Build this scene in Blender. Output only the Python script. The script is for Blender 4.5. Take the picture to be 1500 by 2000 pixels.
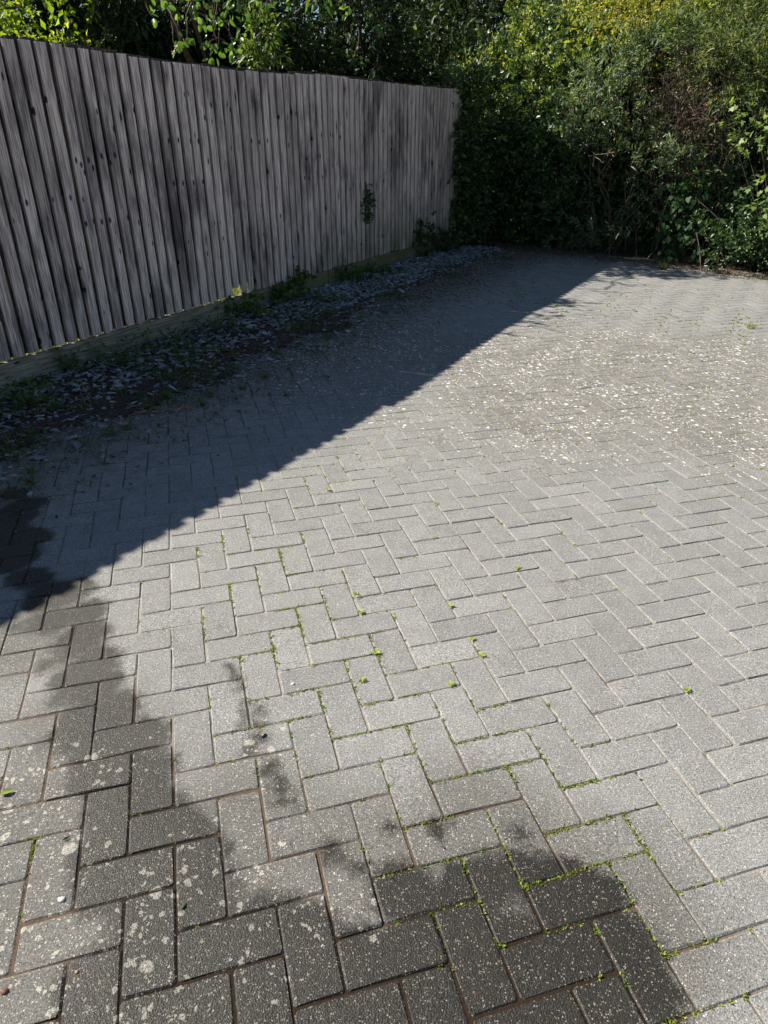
import bpy, math, random
import numpy as np
from mathutils import Matrix, Vector

# ------------------------------------------------------------------ camera, sky, sun, exposure
for o in list(bpy.data.objects): bpy.data.objects.remove(o)
SC = bpy.context.scene
COL = SC.collection
RNG = np.random.default_rng(11); hrng = np.random.default_rng(77); HUP = (-.62, -.45, .62); random.seed(11)
FPX, PITCH, CAMH = 1348.0, math.radians(28.39), 1.376      # focal length in photo pixels, tilt, eye height
cam_d = bpy.data.cameras.new('camera'); cam = bpy.data.objects.new('camera', cam_d); COL.objects.link(cam)
cam_d.sensor_fit = 'VERTICAL'; cam_d.sensor_height = 36.0; cam_d.lens = FPX/2000*36.0
cam_d.clip_start = 0.05; cam_d.clip_end = 1000
cam.location = (0, 0, CAMH); cam.rotation_euler = (math.pi/2-PITCH, 0, 0)
SC.camera = cam

SUN_AZ = np.array([-0.932, 0.362]); SUN_EL = math.radians(38.4)
world = bpy.data.worlds.new('World'); SC.world = world; world.use_nodes = True
nt = world.node_tree
sky = nt.nodes.new('ShaderNodeTexSky'); sky.sky_type = 'NISHITA'; sky.sun_disc = False
sky.sun_elevation = SUN_EL; sky.sun_rotation = math.atan2(SUN_AZ[0], SUN_AZ[1])
sky.altitude = 200; sky.air_density = 1.0; sky.dust_density = 0.1; sky.ozone_density = 2.0
nt.nodes['Background'].inputs[1].default_value = 0.05
nt.links.new(sky.outputs[0], nt.nodes['Background'].inputs[0])
sun_d = bpy.data.lights.new('sun', 'SUN'); sun = bpy.data.objects.new('sun', sun_d); COL.objects.link(sun)
sun_d.energy = 5.0; sun_d.angle = math.radians(0.5); sun_d.color = (1.0, 0.945, 0.85)
sdir = Vector((SUN_AZ[0]*math.cos(SUN_EL), SUN_AZ[1]*math.cos(SUN_EL), math.sin(SUN_EL)))
sun.rotation_euler = sdir.to_track_quat('Z', 'Y').to_euler()
sun.location = (-6, 3, 8)
vs = SC.view_settings
vs.view_transform = 'Standard'; vs.look = 'None'; vs.gamma = 1; vs.exposure = 1.05; vs.use_curve_mapping = False

# ------------------------------------------------------------------ pixel -> place (photo is 1500 x 2000)
FW = np.array([0, math.cos(PITCH), -math.sin(PITCH)]); UP = np.array([0, math.sin(PITCH), math.cos(PITCH)]); RT = np.array([1., 0, 0])
EYE = np.array([0, 0, CAMH])
def ray(x, y): return FW + (x-750)/FPX*RT + (1000-y)/FPX*UP
def gnd(x, y, z=0.0):
    d = ray(x, y); return EYE + d*((z-CAMH)/d[2])
def prj(P):
    G = np.asarray(P, float)-EYE; w = G@FW
    return 750+FPX*(G@RT)/w, 1000-FPX*(G@UP)/w, w
F0 = np.array([-2.416, 4.193]); FG = np.array([0.4621, 0.8868]); FN = np.array([-0.8868, 0.4621])   # fence line, away-normal
H0 = np.array([1.31, 11.30]); HG = np.array([0.700, -0.714]); HN = np.array([0.714, 0.700])         # hedge foot line, away-normal
def on_plane(x, y, P0, N, d):
    v = ray(x, y); P = P0+N*d; t = ((P-EYE[:2])@N)/(v[:2]@N); return EYE+v*t
def fp(x, y, d=0.0): return on_plane(x, y, F0, FN, d)
def hp(x, y, d=0.0): return on_plane(x, y, H0, HN, d)
def fs(s, d, z): p = F0+FG*s+FN*d; return np.array([p[0], p[1], z])
def hs(s, d, z): p = H0+HG*s+HN*d; return np.array([p[0], p[1], z])

# ------------------------------------------------------------------ object helpers
def link(o, parent=None):
    COL.objects.link(o)
    if parent is not None: o.parent = parent
    return o
def tag(o, label=None, cat=None, group=None, kind=None):
    if label: o['label'] = label
    if cat: o['category'] = cat
    if group: o['group'] = group
    if kind: o['kind'] = kind
    return o
def empty(name, loc=(0, 0, 0), rz=0):
    o = bpy.data.objects.new(name, None); o.location = [float(v) for v in loc]; o.rotation_euler = (0, 0, rz); o.empty_display_size = .1
    return link(o)
def mesh_from(name, V, F, mat, attrs=None, smooth=False):
    """V (n,3); F = list of faces or int array (m,k)"""
    me = bpy.data.meshes.new(name); V = np.asarray(V, np.float32)
    if isinstance(F, np.ndarray):
        m, k = F.shape
        me.vertices.add(len(V)); me.vertices.foreach_set('co', V.ravel())
        me.loops.add(m*k); me.loops.foreach_set('vertex_index', F.astype(np.int32).ravel())
        me.polygons.add(m); me.polygons.foreach_set('loop_start', np.arange(0, m*k, k, dtype=np.int32))
        me.polygons.foreach_set('loop_total', np.full(m, k, np.int32))
        me.update(calc_edges=True)
    else:
        me.from_pydata([tuple(map(float, v)) for v in V], [], F); me.update()
    if attrs:
        for an, av in attrs.items():
            a = me.attributes.new(an, 'FLOAT', 'POINT'); a.data.foreach_set('value', np.asarray(av, np.float32))
    if mat: me.materials.append(mat)
    if smooth: me.polygons.foreach_set('use_smooth', np.ones(len(me.polygons), bool))
    return me
def mobj(name, V, F, mat, parent=None, attrs=None, smooth=False, origin=None):
    V = np.asarray(V, float)
    if origin is not None: V = V-np.asarray(origin, float)
    o = bpy.data.objects.new(name, mesh_from(name, V, F, mat, attrs, smooth))
    if origin is not None: o.location = [float(v) for v in origin]
    return link(o, parent)
def unit(a): return a/np.maximum(np.linalg.norm(a, axis=-1, keepdims=True), 1e-9)
def box(x0, x1, y0, y1, z0, z1):
    V = [(x, y, z) for z in (z0, z1) for y in (y0, y1) for x in (x0, x1)]
    return V, [(0, 2, 3, 1), (4, 5, 7, 6), (0, 1, 5, 4), (2, 6, 7, 3), (0, 4, 6, 2), (1, 3, 7, 5)]
class Tubes:
    def __init__(s): s.V = []; s.F = []; s.n = 0
    def add(s, pts, r0, r1, k=5):
        pts = np.asarray(pts, float); n = len(pts)
        T = unit(np.gradient(pts, axis=0)); ref = np.array([0.31, 0.22, 0.92]) if abs(T[0][2]) < .8 else np.array([1., .1, 0])
        A = unit(np.cross(T, ref)); B = np.cross(T, A); R = np.linspace(r0, r1, n)
        th = np.arange(k)*2*math.pi/k
        ring = pts[:, None]+R[:, None, None]*(np.cos(th)[None, :, None]*A[:, None]+np.sin(th)[None, :, None]*B[:, None])
        s.V.append(ring.reshape(-1, 3))
        i = np.arange(n-1)[:, None]*k; j = np.arange(k)[None]; j2 = (j+1) % k
        s.F.append((np.stack([i+j, i+j2, i+k+j2, i+k+j], -1).reshape(-1, 4)+s.n)); s.n += n*k
    def build(s, name, mat, parent=None, origin=None):
        return mobj(name, np.concatenate(s.V), np.concatenate(s.F), mat, parent, smooth=True, origin=origin)
def wob(p0, p1, n=6, amp=.05, rng=RNG):
    t = np.linspace(0, 1, n)[:, None]; P = np.asarray(p0)+(np.asarray(p1)-np.asarray(p0))*t
    return P+rng.normal(0, amp, (n, 3))*np.sin(t*math.pi)**.5*(t > 0)
# leaf templates: (x across, y along, z up), triangles
T_OVAL = (np.array([(0, 0, 0), (.5, .42, .1), (0, 1, -.1), (-.5, .42, .1), (0, .48, 0)]), np.array([(0, 1, 4), (1, 2, 4), (2, 3, 4), (3, 0, 4)]))
T_DIAM = (np.array([(0, 0, 0), (.5, .45, .06), (0, 1, -.08), (-.5, .45, .06)]), np.array([(0, 1, 2), (0, 2, 3)]))
_r = [(.26, .06), (.5, .3), (.5, .6), (.27, .9), (0, 1.), (-.27, .9), (-.5, .6), (-.5, .3), (-.26, .06)]
T_ROUND = (np.array([(0, .5, -.05)]+[(x, y, .16*abs(x)*2-.08*y) for x, y in _r]), np.array([(0, i, i+1) for i in range(1, 9)]+[(0, 9, 1)]))
_h = [(0, .1), (.22, -.04), (.46, .08), (.5, .34), (.3, .7), (0, 1.), (-.3, .7), (-.5, .34), (-.46, .08), (-.22, -.04)]
T_HEART = (np.array([(0, .4, 0)]+[(x, y, .1*abs(x)-.1*y*y) for x, y in _h]), np.array([(0, i, i+1) for i in range(1, 10)]+[(0, 10, 1)]))
_p = [(0, 0), (.2, .12), (.5, .05), (.36, .3), (.62, .55), (.28, .55), (.2, .72), (0, 1.), (-.2, .72), (-.28, .55), (-.62, .55), (-.36, .3), (-.5, .05), (-.2, .12)]
T_PALM = (np.array([(0, .38, 0)]+[(x, y, .12*abs(x)-.1*y) for x, y in _p]), np.array([(0, i, i+1) for i in range(1, 14)]+[(0, 14, 1)]))
T_BLADE = (np.array([(-.5, 0, 0), (.5, 0, 0), (-.4, .45, .0), (.4, .45, .0), (-.2, .8, -.16), (.2, .8, -.16), (0, 1, -.34)]), np.array([(0, 1, 3), (0, 3, 2), (2, 3, 5), (2, 5, 4), (4, 5, 6)]))
def leaves(P, D, L, W, tmpl, up=(0, 0, 1), nj=.6, rng=RNG, rnd=None):
    """one leaf mesh piece per row: positions P, directions D"""
    n = len(P); D = unit(np.asarray(D, float)); tv, tf = tmpl
    N = np.asarray(up, float)+rng.normal(0, nj, (n, 3)); S = unit(np.cross(D, N)); N = np.cross(S, D)
    L = np.broadcast_to(L, n)[:, None, None]; W = np.broadcast_to(W, n)[:, None, None]
    V = P[:, None]+S[:, None]*tv[None, :, 0:1]*W+D[:, None]*tv[None, :, 1:2]*L+N[:, None]*tv[None, :, 2:3]*L
    F = tf[None]+(np.arange(n)*len(tv))[:, None, None]
    rnd = rng.random(n) if rnd is None else rnd
    return V.reshape(-1, 3), F.reshape(-1, 3), np.repeat(rnd, len(tv))
def join(parts):
    V = []; F = []; A = []; n = 0
    for v, f, a in parts: V.append(v); F.append(f+n); A.append(a); n += len(v)
    return np.concatenate(V), np.concatenate(F), np.concatenate(A)
def leaf_obj(name, parts, mat, parent=None, origin=None):
    V, F, A = join(parts) if isinstance(parts, list) else parts
    return mobj(name, V, F, mat, parent, {'rnd': A}, origin=origin)
LEAFM = {}
def leaf_parts(name, P, D, L, W, tmpl, mat, parent, inv, up=(0, 0, 1), nj=.6, rng=RNG):
    """each large leaf an object of its own, sharing a few meshes"""
    tv, tf = tmpl; key = (mat.name, len(tv))
    if key not in LEAFM: LEAFM[key] = [mesh_from(name, tv, tf, mat, {'rnd': np.full(len(tv), v)}) for v in (.05, .3, .5, .7, .95)]
    D = unit(np.asarray(D, float)); N = np.asarray(up, float)+rng.normal(0, nj, (len(P), 3)); S = unit(np.cross(D, N)); N = np.cross(S, D)
    for p, d, s_, n_, l, w in zip(P, D, S, N, np.broadcast_to(L, len(P)), np.broadcast_to(W, len(P))):
        o = bpy.data.objects.new(name, LEAFM[key][rng.integers(5)])
        M = Matrix(np.column_stack([s_*w, d*l, n_*l, p]).tolist()+[[0, 0, 0, 1]]); link(o, parent); o.matrix_parent_inverse = inv; o.matrix_basis = M
def in_ell(n, C, R, bias=.45, rng=RNG):
    """points in an ellipsoid, biased to its shell, with outward directions"""
    d = unit(rng.normal(size=(n, 3))); r = rng.random(n)**bias
    lump = 1+.16*np.sin(d@np.array([5.1, 3.7, 2.9])+C[0]*3)+.13*np.sin(d@np.array([-4.3, 6.1, 7.7])+C[1]*5)
    return np.asarray(C)+d*(r*lump)[:, None]*np.asarray(R), d
def twig_leaves(P, D, m, stem, L, W, tmpl, spread=1.0, upb=.25, rng=RNG, lj=.3, tint=None, up=None):
    """m leaves along a short twig at each P pointing along D"""
    n = len(P); t = rng.random((n, m)); d = unit(D+rng.normal(0, .45, D.shape)+[0, 0, upb])
    Q = P[:, None]+d[:, None]*(t*stem)[..., None]+rng.normal(0, stem*.10, (n, m, 3))
    dd = unit(d[:, None]*(.35+.9*t[..., None])+rng.normal(0, spread*.6, (n, m, 3)))
    l = L*(1+rng.normal(0, lj, n*m)).clip(.45, 1.7)
    tw = rng.random(n) if tint is None else tint
    r = (np.repeat(tw, m)*.7+.3*rng.random(n*m))
    return leaves(Q.reshape(-1, 3), dd.reshape(-1, 3), l, l*W/L, tmpl, rng=rng, rnd=r, up=(HUP if rng is hrng else (0, 0, 1)) if up is None else up)

# ------------------------------------------------------------------ materials
class NT:
    def __init__(s, name):
        s.m = bpy.data.materials.new(name); s.m.use_nodes = True; s.t = s.m.node_tree; s.t.nodes.clear()
        s.out = s.t.nodes.new('ShaderNodeOutputMaterial')
    def n(s, typ, ins=None, **kw):
        nd = s.t.nodes.new('ShaderNode'+typ)
        for k, v in kw.items(): setattr(nd, k, v)
        for k, v in (ins or {}).items(): s.set(nd.inputs[k], v)
        return nd
    def set(s, sock, v):
        if isinstance(v, bpy.types.NodeSocket): s.t.links.new(v, sock)
        else: sock.default_value = v
    def math(s, op, a, b=None, c=None, clamp=False):
        nd = s.t.nodes.new('ShaderNodeMath'); nd.operation = op; nd.use_clamp = clamp
        for i, v in enumerate((a, b, c)):
            if v is not None: s.set(nd.inputs[i], v)
        return nd.outputs[0]
    def vmath(s, op, a, b=None, out=0):
        nd = s.t.nodes.new('ShaderNodeVectorMath'); nd.operation = op; s.set(nd.inputs[0], a)
        if b is not None: s.set(nd.inputs[1] if op != 'SCALE' else nd.inputs[3], b)
        return nd.outputs['Value' if op in ('DISTANCE', 'LENGTH', 'DOT_PRODUCT') else 'Vector']
    def mix(s, fac, a, b, mode='MIX'):
        nd = s.t.nodes.new('ShaderNodeMix'); nd.data_type = 'RGBA'; nd.blend_type = mode
        s.set(nd.inputs[0], fac); s.set(nd.inputs[6], a); s.set(nd.inputs[7], b); return nd.outputs[2]
    def ss(s, x, a, b, lo=0., hi=1.):
        nd = s.n('MapRange', {0: x, 1: a, 2: b, 3: lo, 4: hi}, interpolation_type='SMOOTHSTEP'); return nd.outputs[0]
    def noise(s, vec, scale, detail=3, rough=.55, dist=0, dims='3D'):
        return s.n('TexNoise', {'Vector': vec, 'Scale': scale, 'Detail': detail, 'Roughness': rough, 'Distortion': dist}, noise_dimensions=dims)
    def vor(s, vec, scale, rnd=1.0, feature='F1'):
        return s.n('TexVoronoi', {'Vector': vec, 'Scale': scale, 'Randomness': rnd}, feature=feature)
    def ramp(s, fac, stops):
        nd = s.n('ValToRGB', {0: fac}); cr = nd.color_ramp
        while len(cr.elements) < len(stops): cr.elements.new(.5)
        for e, (p, c) in zip(cr.elements, stops): e.position = p; e.color = (*c, 1)
        return nd.outputs[0]
    def attr(s, name, typ='GEOMETRY'): return s.n('Attribute', attribute_name=name, attribute_type=typ)
    def finish(s, color, rough=.8, bump=None, spec=.5, bstr=.4, bdist=.003):
        b = s.n('BsdfPrincipled', {'Base Color': color, 'Roughness': rough, 'Specular IOR Level': spec})
        if bump is not None:
            bp = s.n('Bump', {'Height': bump, 'Strength': bstr, 'Distance': bdist}); s.t.links.new(bp.outputs[0], b.inputs['Normal'])
        s.t.links.new(b.outputs[0], s.out.inputs[0]); return s.m
def c4(*c): return (*c, 1.0)

def leaf_mat(name, stops, trans=.35, rough=.42, spec=.4, tcol=1.5):
    s = NT(name); col = s.ramp(s.attr('rnd').outputs['Fac'], stops)
    b = s.n('BsdfPrincipled', {'Base Color': col, 'Roughness': rough, 'Specular IOR Level': spec})
    tc = s.mix(1.0, col, c4(tcol*1.05, tcol, tcol*.35), 'MULTIPLY')
    t = s.n('BsdfTranslucent', {'Color': tc}); mx = s.n('MixShader', {0: trans, 1: b.outputs[0], 2: t.outputs[0]})
    s.t.links.new(mx.outputs[0], s.out.inputs[0]); return s.m
M_DARK = leaf_mat('dark_evergreen_leaf', [(0, (.024, .055, .022)), (.55, (.052, .10, .034)), (.85, (.09, .15, .045)), (1, (.16, .23, .06))], .3, .4, .5)
M_TIP = leaf_mat('young_sunlit_green_leaf', [(0, (.13, .19, .045)), (.5, (.23, .29, .065)), (.9, (.34, .38, .09)), (1, (.46, .42, .10))], .4, .45)  # young leaves, colour raised to carry the sunlit look of the hedge top
M_GOLD = leaf_mat('golden_leaf', [(0, (.14, .19, .03)), (.6, (.28, .28, .035)), (1, (.5, .40, .04))], .4, .5)
M_BUD = leaf_mat('grey_green_long_leaf', [(0, (.07, .12, .06)), (.5, (.13, .20, .10)), (1, (.23, .31, .16))], .3, .55)
M_CON = leaf_mat('dark_conifer_leaf', [(0, (.012, .022, .008)), (.6, (.022, .042, .012)), (1, (.05, .075, .016))], .22, .55, .3)
M_BACK = leaf_mat('backlit_tree_leaf', [(0, (.08, .15, .02)), (.5, (.16, .24, .03)), (1, (.30, .34, .05))], .62, .45)
M_APPLE = leaf_mat('apple_leaf', [(0, (.06, .13, .03)), (.6, (.11, .21, .05)), (1, (.17, .29, .07))], .42, .42)
M_HEART = leaf_mat('bindweed_leaf', [(0, (.02, .055, .016)), (1, (.045, .10, .03))], .35, .6, .25)
M_PALM = leaf_mat('pale_lobed_leaf', [(0, (.14, .22, .05)), (1, (.24, .33, .09))], .4, .5)
M_OLIVE = leaf_mat('olive_fine_leaf', [(0, (.05, .09, .03)), (.5, (.11, .16, .05)), (.85, (.22, .25, .09)), (1, (.34, .27, .10))], .35, .55)
M_WEED = leaf_mat('weed_leaf', [(0, (.035, .075, .02)), (.6, (.08, .14, .035)), (1, (.16, .20, .06))], .35, .5)
M_GRASS = leaf_mat('grass_blade', [(0, (.05, .10, .02)), (.6, (.09, .14, .03)), (.85, (.17, .17, .06)), (1, (.30, .25, .13))], .35, .55)
M_MOSS = leaf_mat('moss', [(0, (.09, .15, .025)), (.55, (.20, .28, .045)), (.9, (.33, .36, .08)), (1, (.36, .28, .10))], .3, .7, .2)
M_SEED = leaf_mat('seedling_leaf', [(0, (.25, .34, .06)), (1, (.42, .46, .12))], .4, .5)
M_STRAW = leaf_mat('dry_straw', [(0, (.10, .075, .05)), (.5, (.24, .18, .11)), (1, (.42, .34, .22))], .1, .8, .2, 1.0)
M_LITTER = leaf_mat('leaf_litter', [(0, (.045, .034, .024)), (.6, (.13, .095, .065)), (.92, (.26, .19, .12)), (1, (.48, .40, .27))], .12, .8, .2, 1.0)
M_RUST = leaf_mat('spent_flower', [(0, (.12, .06, .03)), (1, (.26, .14, .07))], .1, .85, .2, 1.0)
M_WHITE = leaf_mat('white_blossom', [(0, (.6, .5, .52)), (1, (.8, .76, .76))], .3, .6, .3, .9)

def simple(name, c0, c1, scale=30, rough=.85, bstr=.4, bd=.004, stretch=(1, 1, 1)):
    s = NT(name); p = s.n('TexCoord').outputs['Object']; p = s.vmath('MULTIPLY', p, stretch)
    nz = s.noise(p, scale, 5, .6); return s.finish(s.mix(s.ss(nz.outputs[0], .3, .7), c4(*c0), c4(*c1)), rough, nz.outputs[0], .3, bstr, bd)
M_BARK = simple('bark', (.045, .033, .024), (.15, .11, .08), 40, stretch=(1, 1, .25))
M_TWIG = simple('dead_twig', (.06, .042, .034), (.22, .165, .13), 25)
M_SOIL = simple('soil', (.028, .021, .016), (.085, .062, .045), 35, bstr=.9, bd=.02)
M_GROUND = simple('pale_ground', (.22, .21, .19), (.36, .34, .31), 6)
M_STEMPALE = simple('pale_dry_stem', (.20, .14, .09), (.42, .31, .22), 20)

# stain shapes on the paving, in metres on the ground: (pixel x, pixel y, radius m)
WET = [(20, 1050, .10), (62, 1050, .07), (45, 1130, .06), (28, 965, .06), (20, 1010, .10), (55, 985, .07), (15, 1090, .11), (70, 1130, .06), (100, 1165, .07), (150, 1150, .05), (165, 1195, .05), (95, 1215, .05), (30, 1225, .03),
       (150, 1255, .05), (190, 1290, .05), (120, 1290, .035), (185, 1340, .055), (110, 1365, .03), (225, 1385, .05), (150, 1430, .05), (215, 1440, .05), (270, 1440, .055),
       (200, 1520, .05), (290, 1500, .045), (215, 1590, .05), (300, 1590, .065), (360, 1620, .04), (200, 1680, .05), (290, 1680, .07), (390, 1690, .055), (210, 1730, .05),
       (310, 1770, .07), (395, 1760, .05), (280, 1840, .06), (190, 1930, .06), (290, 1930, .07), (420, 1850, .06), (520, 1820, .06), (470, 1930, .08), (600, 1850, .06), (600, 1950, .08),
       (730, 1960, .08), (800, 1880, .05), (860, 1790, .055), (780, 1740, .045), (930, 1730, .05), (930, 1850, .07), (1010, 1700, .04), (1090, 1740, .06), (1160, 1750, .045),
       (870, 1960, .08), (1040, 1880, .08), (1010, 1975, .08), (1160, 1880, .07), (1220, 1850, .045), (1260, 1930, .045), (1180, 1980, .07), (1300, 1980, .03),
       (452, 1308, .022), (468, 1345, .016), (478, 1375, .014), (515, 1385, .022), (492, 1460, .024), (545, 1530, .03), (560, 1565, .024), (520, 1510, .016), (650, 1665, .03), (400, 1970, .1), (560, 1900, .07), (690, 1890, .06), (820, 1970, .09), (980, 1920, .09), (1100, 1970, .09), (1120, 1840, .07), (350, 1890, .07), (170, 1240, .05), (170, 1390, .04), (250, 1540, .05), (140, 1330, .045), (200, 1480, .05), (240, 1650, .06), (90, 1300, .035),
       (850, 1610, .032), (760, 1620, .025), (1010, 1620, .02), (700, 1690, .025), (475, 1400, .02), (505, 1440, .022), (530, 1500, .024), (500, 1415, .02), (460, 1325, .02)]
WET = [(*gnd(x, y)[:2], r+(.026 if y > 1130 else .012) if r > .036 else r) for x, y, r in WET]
LICH = [(1080, 800, .75), (1280, 760, .95), (1450, 830, .8), (1000, 700, .8), (820, 690, .75), (1200, 680, .8), (700, 760, .45), (600, 720, .6), (740, 660, .6), (1480, 760, .8), (1400, 690, .7), (930, 760, .4)]
LICH = [(*gnd(x, y)[:2], r) for x, y, r in LICH]
LICN = [(60, 1560, .16), (60, 1800, .2), (250, 1900, .2), (20, 1950, .2), (420, 1950, .15), (330, 1720, .14), (210, 1500, .1), (520, 1480, .1), (480, 1750, .1), (640, 1770, .1)]
LICN = [(*gnd(x, y)[:2], r) for x, y, r in LICN]
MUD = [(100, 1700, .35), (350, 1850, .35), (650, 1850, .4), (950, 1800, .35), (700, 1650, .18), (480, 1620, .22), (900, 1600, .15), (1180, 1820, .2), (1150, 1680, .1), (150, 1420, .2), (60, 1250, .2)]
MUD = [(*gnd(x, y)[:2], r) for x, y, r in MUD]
FKNOT = [(148, 313), (173, 313), (198, 305), (224, 303), (143, 330), (165, 337), (216, 318), (158, 322), (182, 328), (168, 437), (183, 432), (199, 433), (215, 430), (250, 425), (330, 275), (348, 274), (372, 276), (388, 276), (340, 358), (357, 358), (378, 357), (397, 355), (473, 272), (492, 275), (507, 278), (523, 275), (540, 418), (548, 422), (595, 347), (605, 349), (612, 347), (630, 346), (580, 440), (605, 440), (615, 425), (690, 360), (683, 370), (52, 396), (137, 386), (105, 390), (600, 310), (625, 305), (650, 265), (665, 268), (400, 230), (412, 205), (450, 215)]
FKNOT = [(*fp(x, y, 0)[:2], fp(x, y, 0)[2]*.5, .0085) for x, y in FKNOT]
FSTAIN = [(190, 285, .13), (160, 250, .07), (215, 330, .08), (120, 370, .06), (340, 290, .06), (350, 420, .10), (365, 500, .12), (390, 380, .08), (345, 350, .06), (415, 440, .05), (540, 200, .07), (500, 240, .08), (570, 260, .06), (600, 340, .10), (560, 410, .06), (690, 360, .06), (790, 320, .07), (780, 250, .05), (620, 430, .05), (830, 300, .10), (855, 250, .10), (845, 380, .12), (875, 300, .12), (310, 130, .05), (720, 470, .07), (250, 470, .06), (170, 430, .06)]
FSTAIN = [(*fp(x, y, 0)[:2], fp(x, y, 0)[2]*.45, r) for x, y, r in FSTAIN]
def sdf(s, p, circ, k=.05):
    cur = None
    for x, y, *zr in circ:
        d = s.math('SUBTRACT', s.vmath('DISTANCE', p, (float(x), float(y), float(zr[0]) if len(zr) > 1 else 0.0)), float(zr[-1]))
        cur = d if cur is None else s.math('SMOOTH_MIN', cur, d, k)
    return cur
def paver_mat():
    s = NT('concrete_block'); geo = s.n('NewGeometry'); P = geo.outputs['Position']
    Pf = s.vmath('MULTIPLY', P, (1, 1, 0))
    tint = s.math('ADD', s.attr('tint').outputs['Fac'], s.attr('tint', 'OBJECT').outputs['Fac'])
    damp = s.attr('damp', 'OBJECT').outputs['Fac']
    n_big = s.noise(Pf, 1.6, 4, .6); n_mid = s.noise(Pf, 14, 4, .65); n_fine = s.noise(P, 300, 2, .7); n_edge = s.noise(Pf, 38, 5, .75)
    n_g = s.noise(P, 150, 3, .7)
    gr = s.math('ADD', s.math('MULTIPLY', n_fine.outputs[0], .6), s.math('MULTIPLY', n_g.outputs[0], .4))
    base = s.ramp(gr, [(.32, (.085, .083, .078)), (.44, (.195, .191, .182)), (.54, (.270, .265, .253)), (.63, (.37, .363, .345)), (.72, (.56, .55, .52))])
    # aggregate grains
    Pd = s.vmath('ADD', P, s.vmath('SCALE', s.noise(P, 240, 1).outputs['Color'], .005)); g = s.vor(Pd, 230); gs = s.math('LESS_THAN', g.outputs['Distance'], .33); gc = s.n('SeparateColor', {0: g.outputs['Color']})
    pick = s.math('MULTIPLY', gs, s.math('GREATER_THAN', gc.outputs[0], .72))
    gcol = s.ramp(gc.outputs[1], [(0, (.62, .60, .55)), (.6, (.55, .50, .42)), (.82, (.46, .31, .19)), (1, (.35, .19, .11))])
    g2 = s.vor(Pd, 120); g2s = s.math('LESS_THAN', g2.outputs['Distance'], .24); g2c = s.n('SeparateColor', {0: g2.outputs['Color']})
    pick2 = s.math('MULTIPLY', g2s, s.math('GREATER_THAN', g2c.outputs[0], .9))
    pits = s.math('MULTIPLY', s.math('LESS_THAN', g2.outputs['Distance'], .2), s.math('LESS_THAN', g2c.outputs[0], .05))
    tone = s.math('ADD', 1.0, s.math('ADD', tint, s.math('MULTIPLY', s.math('SUBTRACT', n_mid.outputs[0], .5), .5)))
    base = s.vmath('SCALE', base, s.math('MULTIPLY', tone, .93))
    # grime: dirty foreground, brown tinge in the lichen area
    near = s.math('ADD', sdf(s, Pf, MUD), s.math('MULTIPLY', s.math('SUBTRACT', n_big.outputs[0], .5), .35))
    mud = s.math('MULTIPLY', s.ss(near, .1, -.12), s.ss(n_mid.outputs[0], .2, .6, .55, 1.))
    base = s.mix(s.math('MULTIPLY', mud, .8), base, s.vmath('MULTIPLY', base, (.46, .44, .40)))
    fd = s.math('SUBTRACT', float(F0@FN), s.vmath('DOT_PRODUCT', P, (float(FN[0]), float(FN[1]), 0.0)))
    soil = s.ss(s.math('ADD', fd, s.math('MULTIPLY', s.math('SUBTRACT', n_mid.outputs[0], .5), 1.6)), 1.9, 1.0)  # soil stains by the fence, plus darker colour to deepen the fence's shade
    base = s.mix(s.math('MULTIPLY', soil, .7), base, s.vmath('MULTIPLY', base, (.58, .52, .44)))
    lz = s.math('ADD', sdf(s, Pf, LICH), s.math('MULTIPLY', s.math('SUBTRACT', n_big.outputs[0], .5), .9))
    lzone = s.ss(lz, .25, -.45)
    base = s.mix(s.math('MULTIPLY', lzone, .6), base, s.vmath('MULTIPLY', base, (.66, .61, .545)))
    # damp stains
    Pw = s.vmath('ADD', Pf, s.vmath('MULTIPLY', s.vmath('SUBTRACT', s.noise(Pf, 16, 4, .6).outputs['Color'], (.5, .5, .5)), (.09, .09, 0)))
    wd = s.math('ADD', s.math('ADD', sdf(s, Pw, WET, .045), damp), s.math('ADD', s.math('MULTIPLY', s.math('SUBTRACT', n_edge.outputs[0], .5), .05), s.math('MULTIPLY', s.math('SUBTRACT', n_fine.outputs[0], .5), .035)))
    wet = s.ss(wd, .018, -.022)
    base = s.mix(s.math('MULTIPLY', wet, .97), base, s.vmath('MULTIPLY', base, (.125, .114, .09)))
    base = s.mix(s.math('MULTIPLY', pick, .85), base, s.mix(s.math('MULTIPLY', wet, .72), gcol, c4(.16, .125, .085)))
    base = s.mix(s.math('MULTIPLY', pick2, s.math('MULTIPLY_ADD', wet, -.35, .7)), base, gcol)
    base = s.mix(s.math('MULTIPLY', pits, .8), base, c4(.02, .02, .018))
    # lichen: crusty discs, dense far, soft blotches near the corner
    wv = s.vmath('ADD', Pf, s.vmath('SCALE', s.vmath('SUBTRACT', s.noise(Pf, 45, 3, .6).outputs['Color'], (.5, .5, .5)), .022))
    def spots(scale, thr_lo, cut):
        v = s.vor(wv, scale); c = s.n('SeparateColor', {0: v.outputs['Color']})
        rad = s.math('MULTIPLY_ADD', c.outputs[1], .22, thr_lo)
        return s.math('MULTIPLY', s.ss(s.math('SUBTRACT', v.outputs['Distance'], rad), .035, -.035), s.math('LESS_THAN', c.outputs[0], cut))
    dens = s.math('MULTIPLY', lzone, s.ss(s.noise(Pf, 2.6, 3, .6).outputs[0], .36, .6))
    li = s.math('MAXIMUM', s.math('MAXIMUM', spots(27, .12, s.math('MULTIPLY', dens, .6)), spots(48, .12, s.math('MULTIPLY', dens, .65))), spots(95, .14, s.math('MULTIPLY', lzone, .4)))
    nz = s.math('MULTIPLY', s.ss(sdf(s, Pf, LICN), .06, -.1), s.ss(n_mid.outputs[0], .35, .6))
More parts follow.
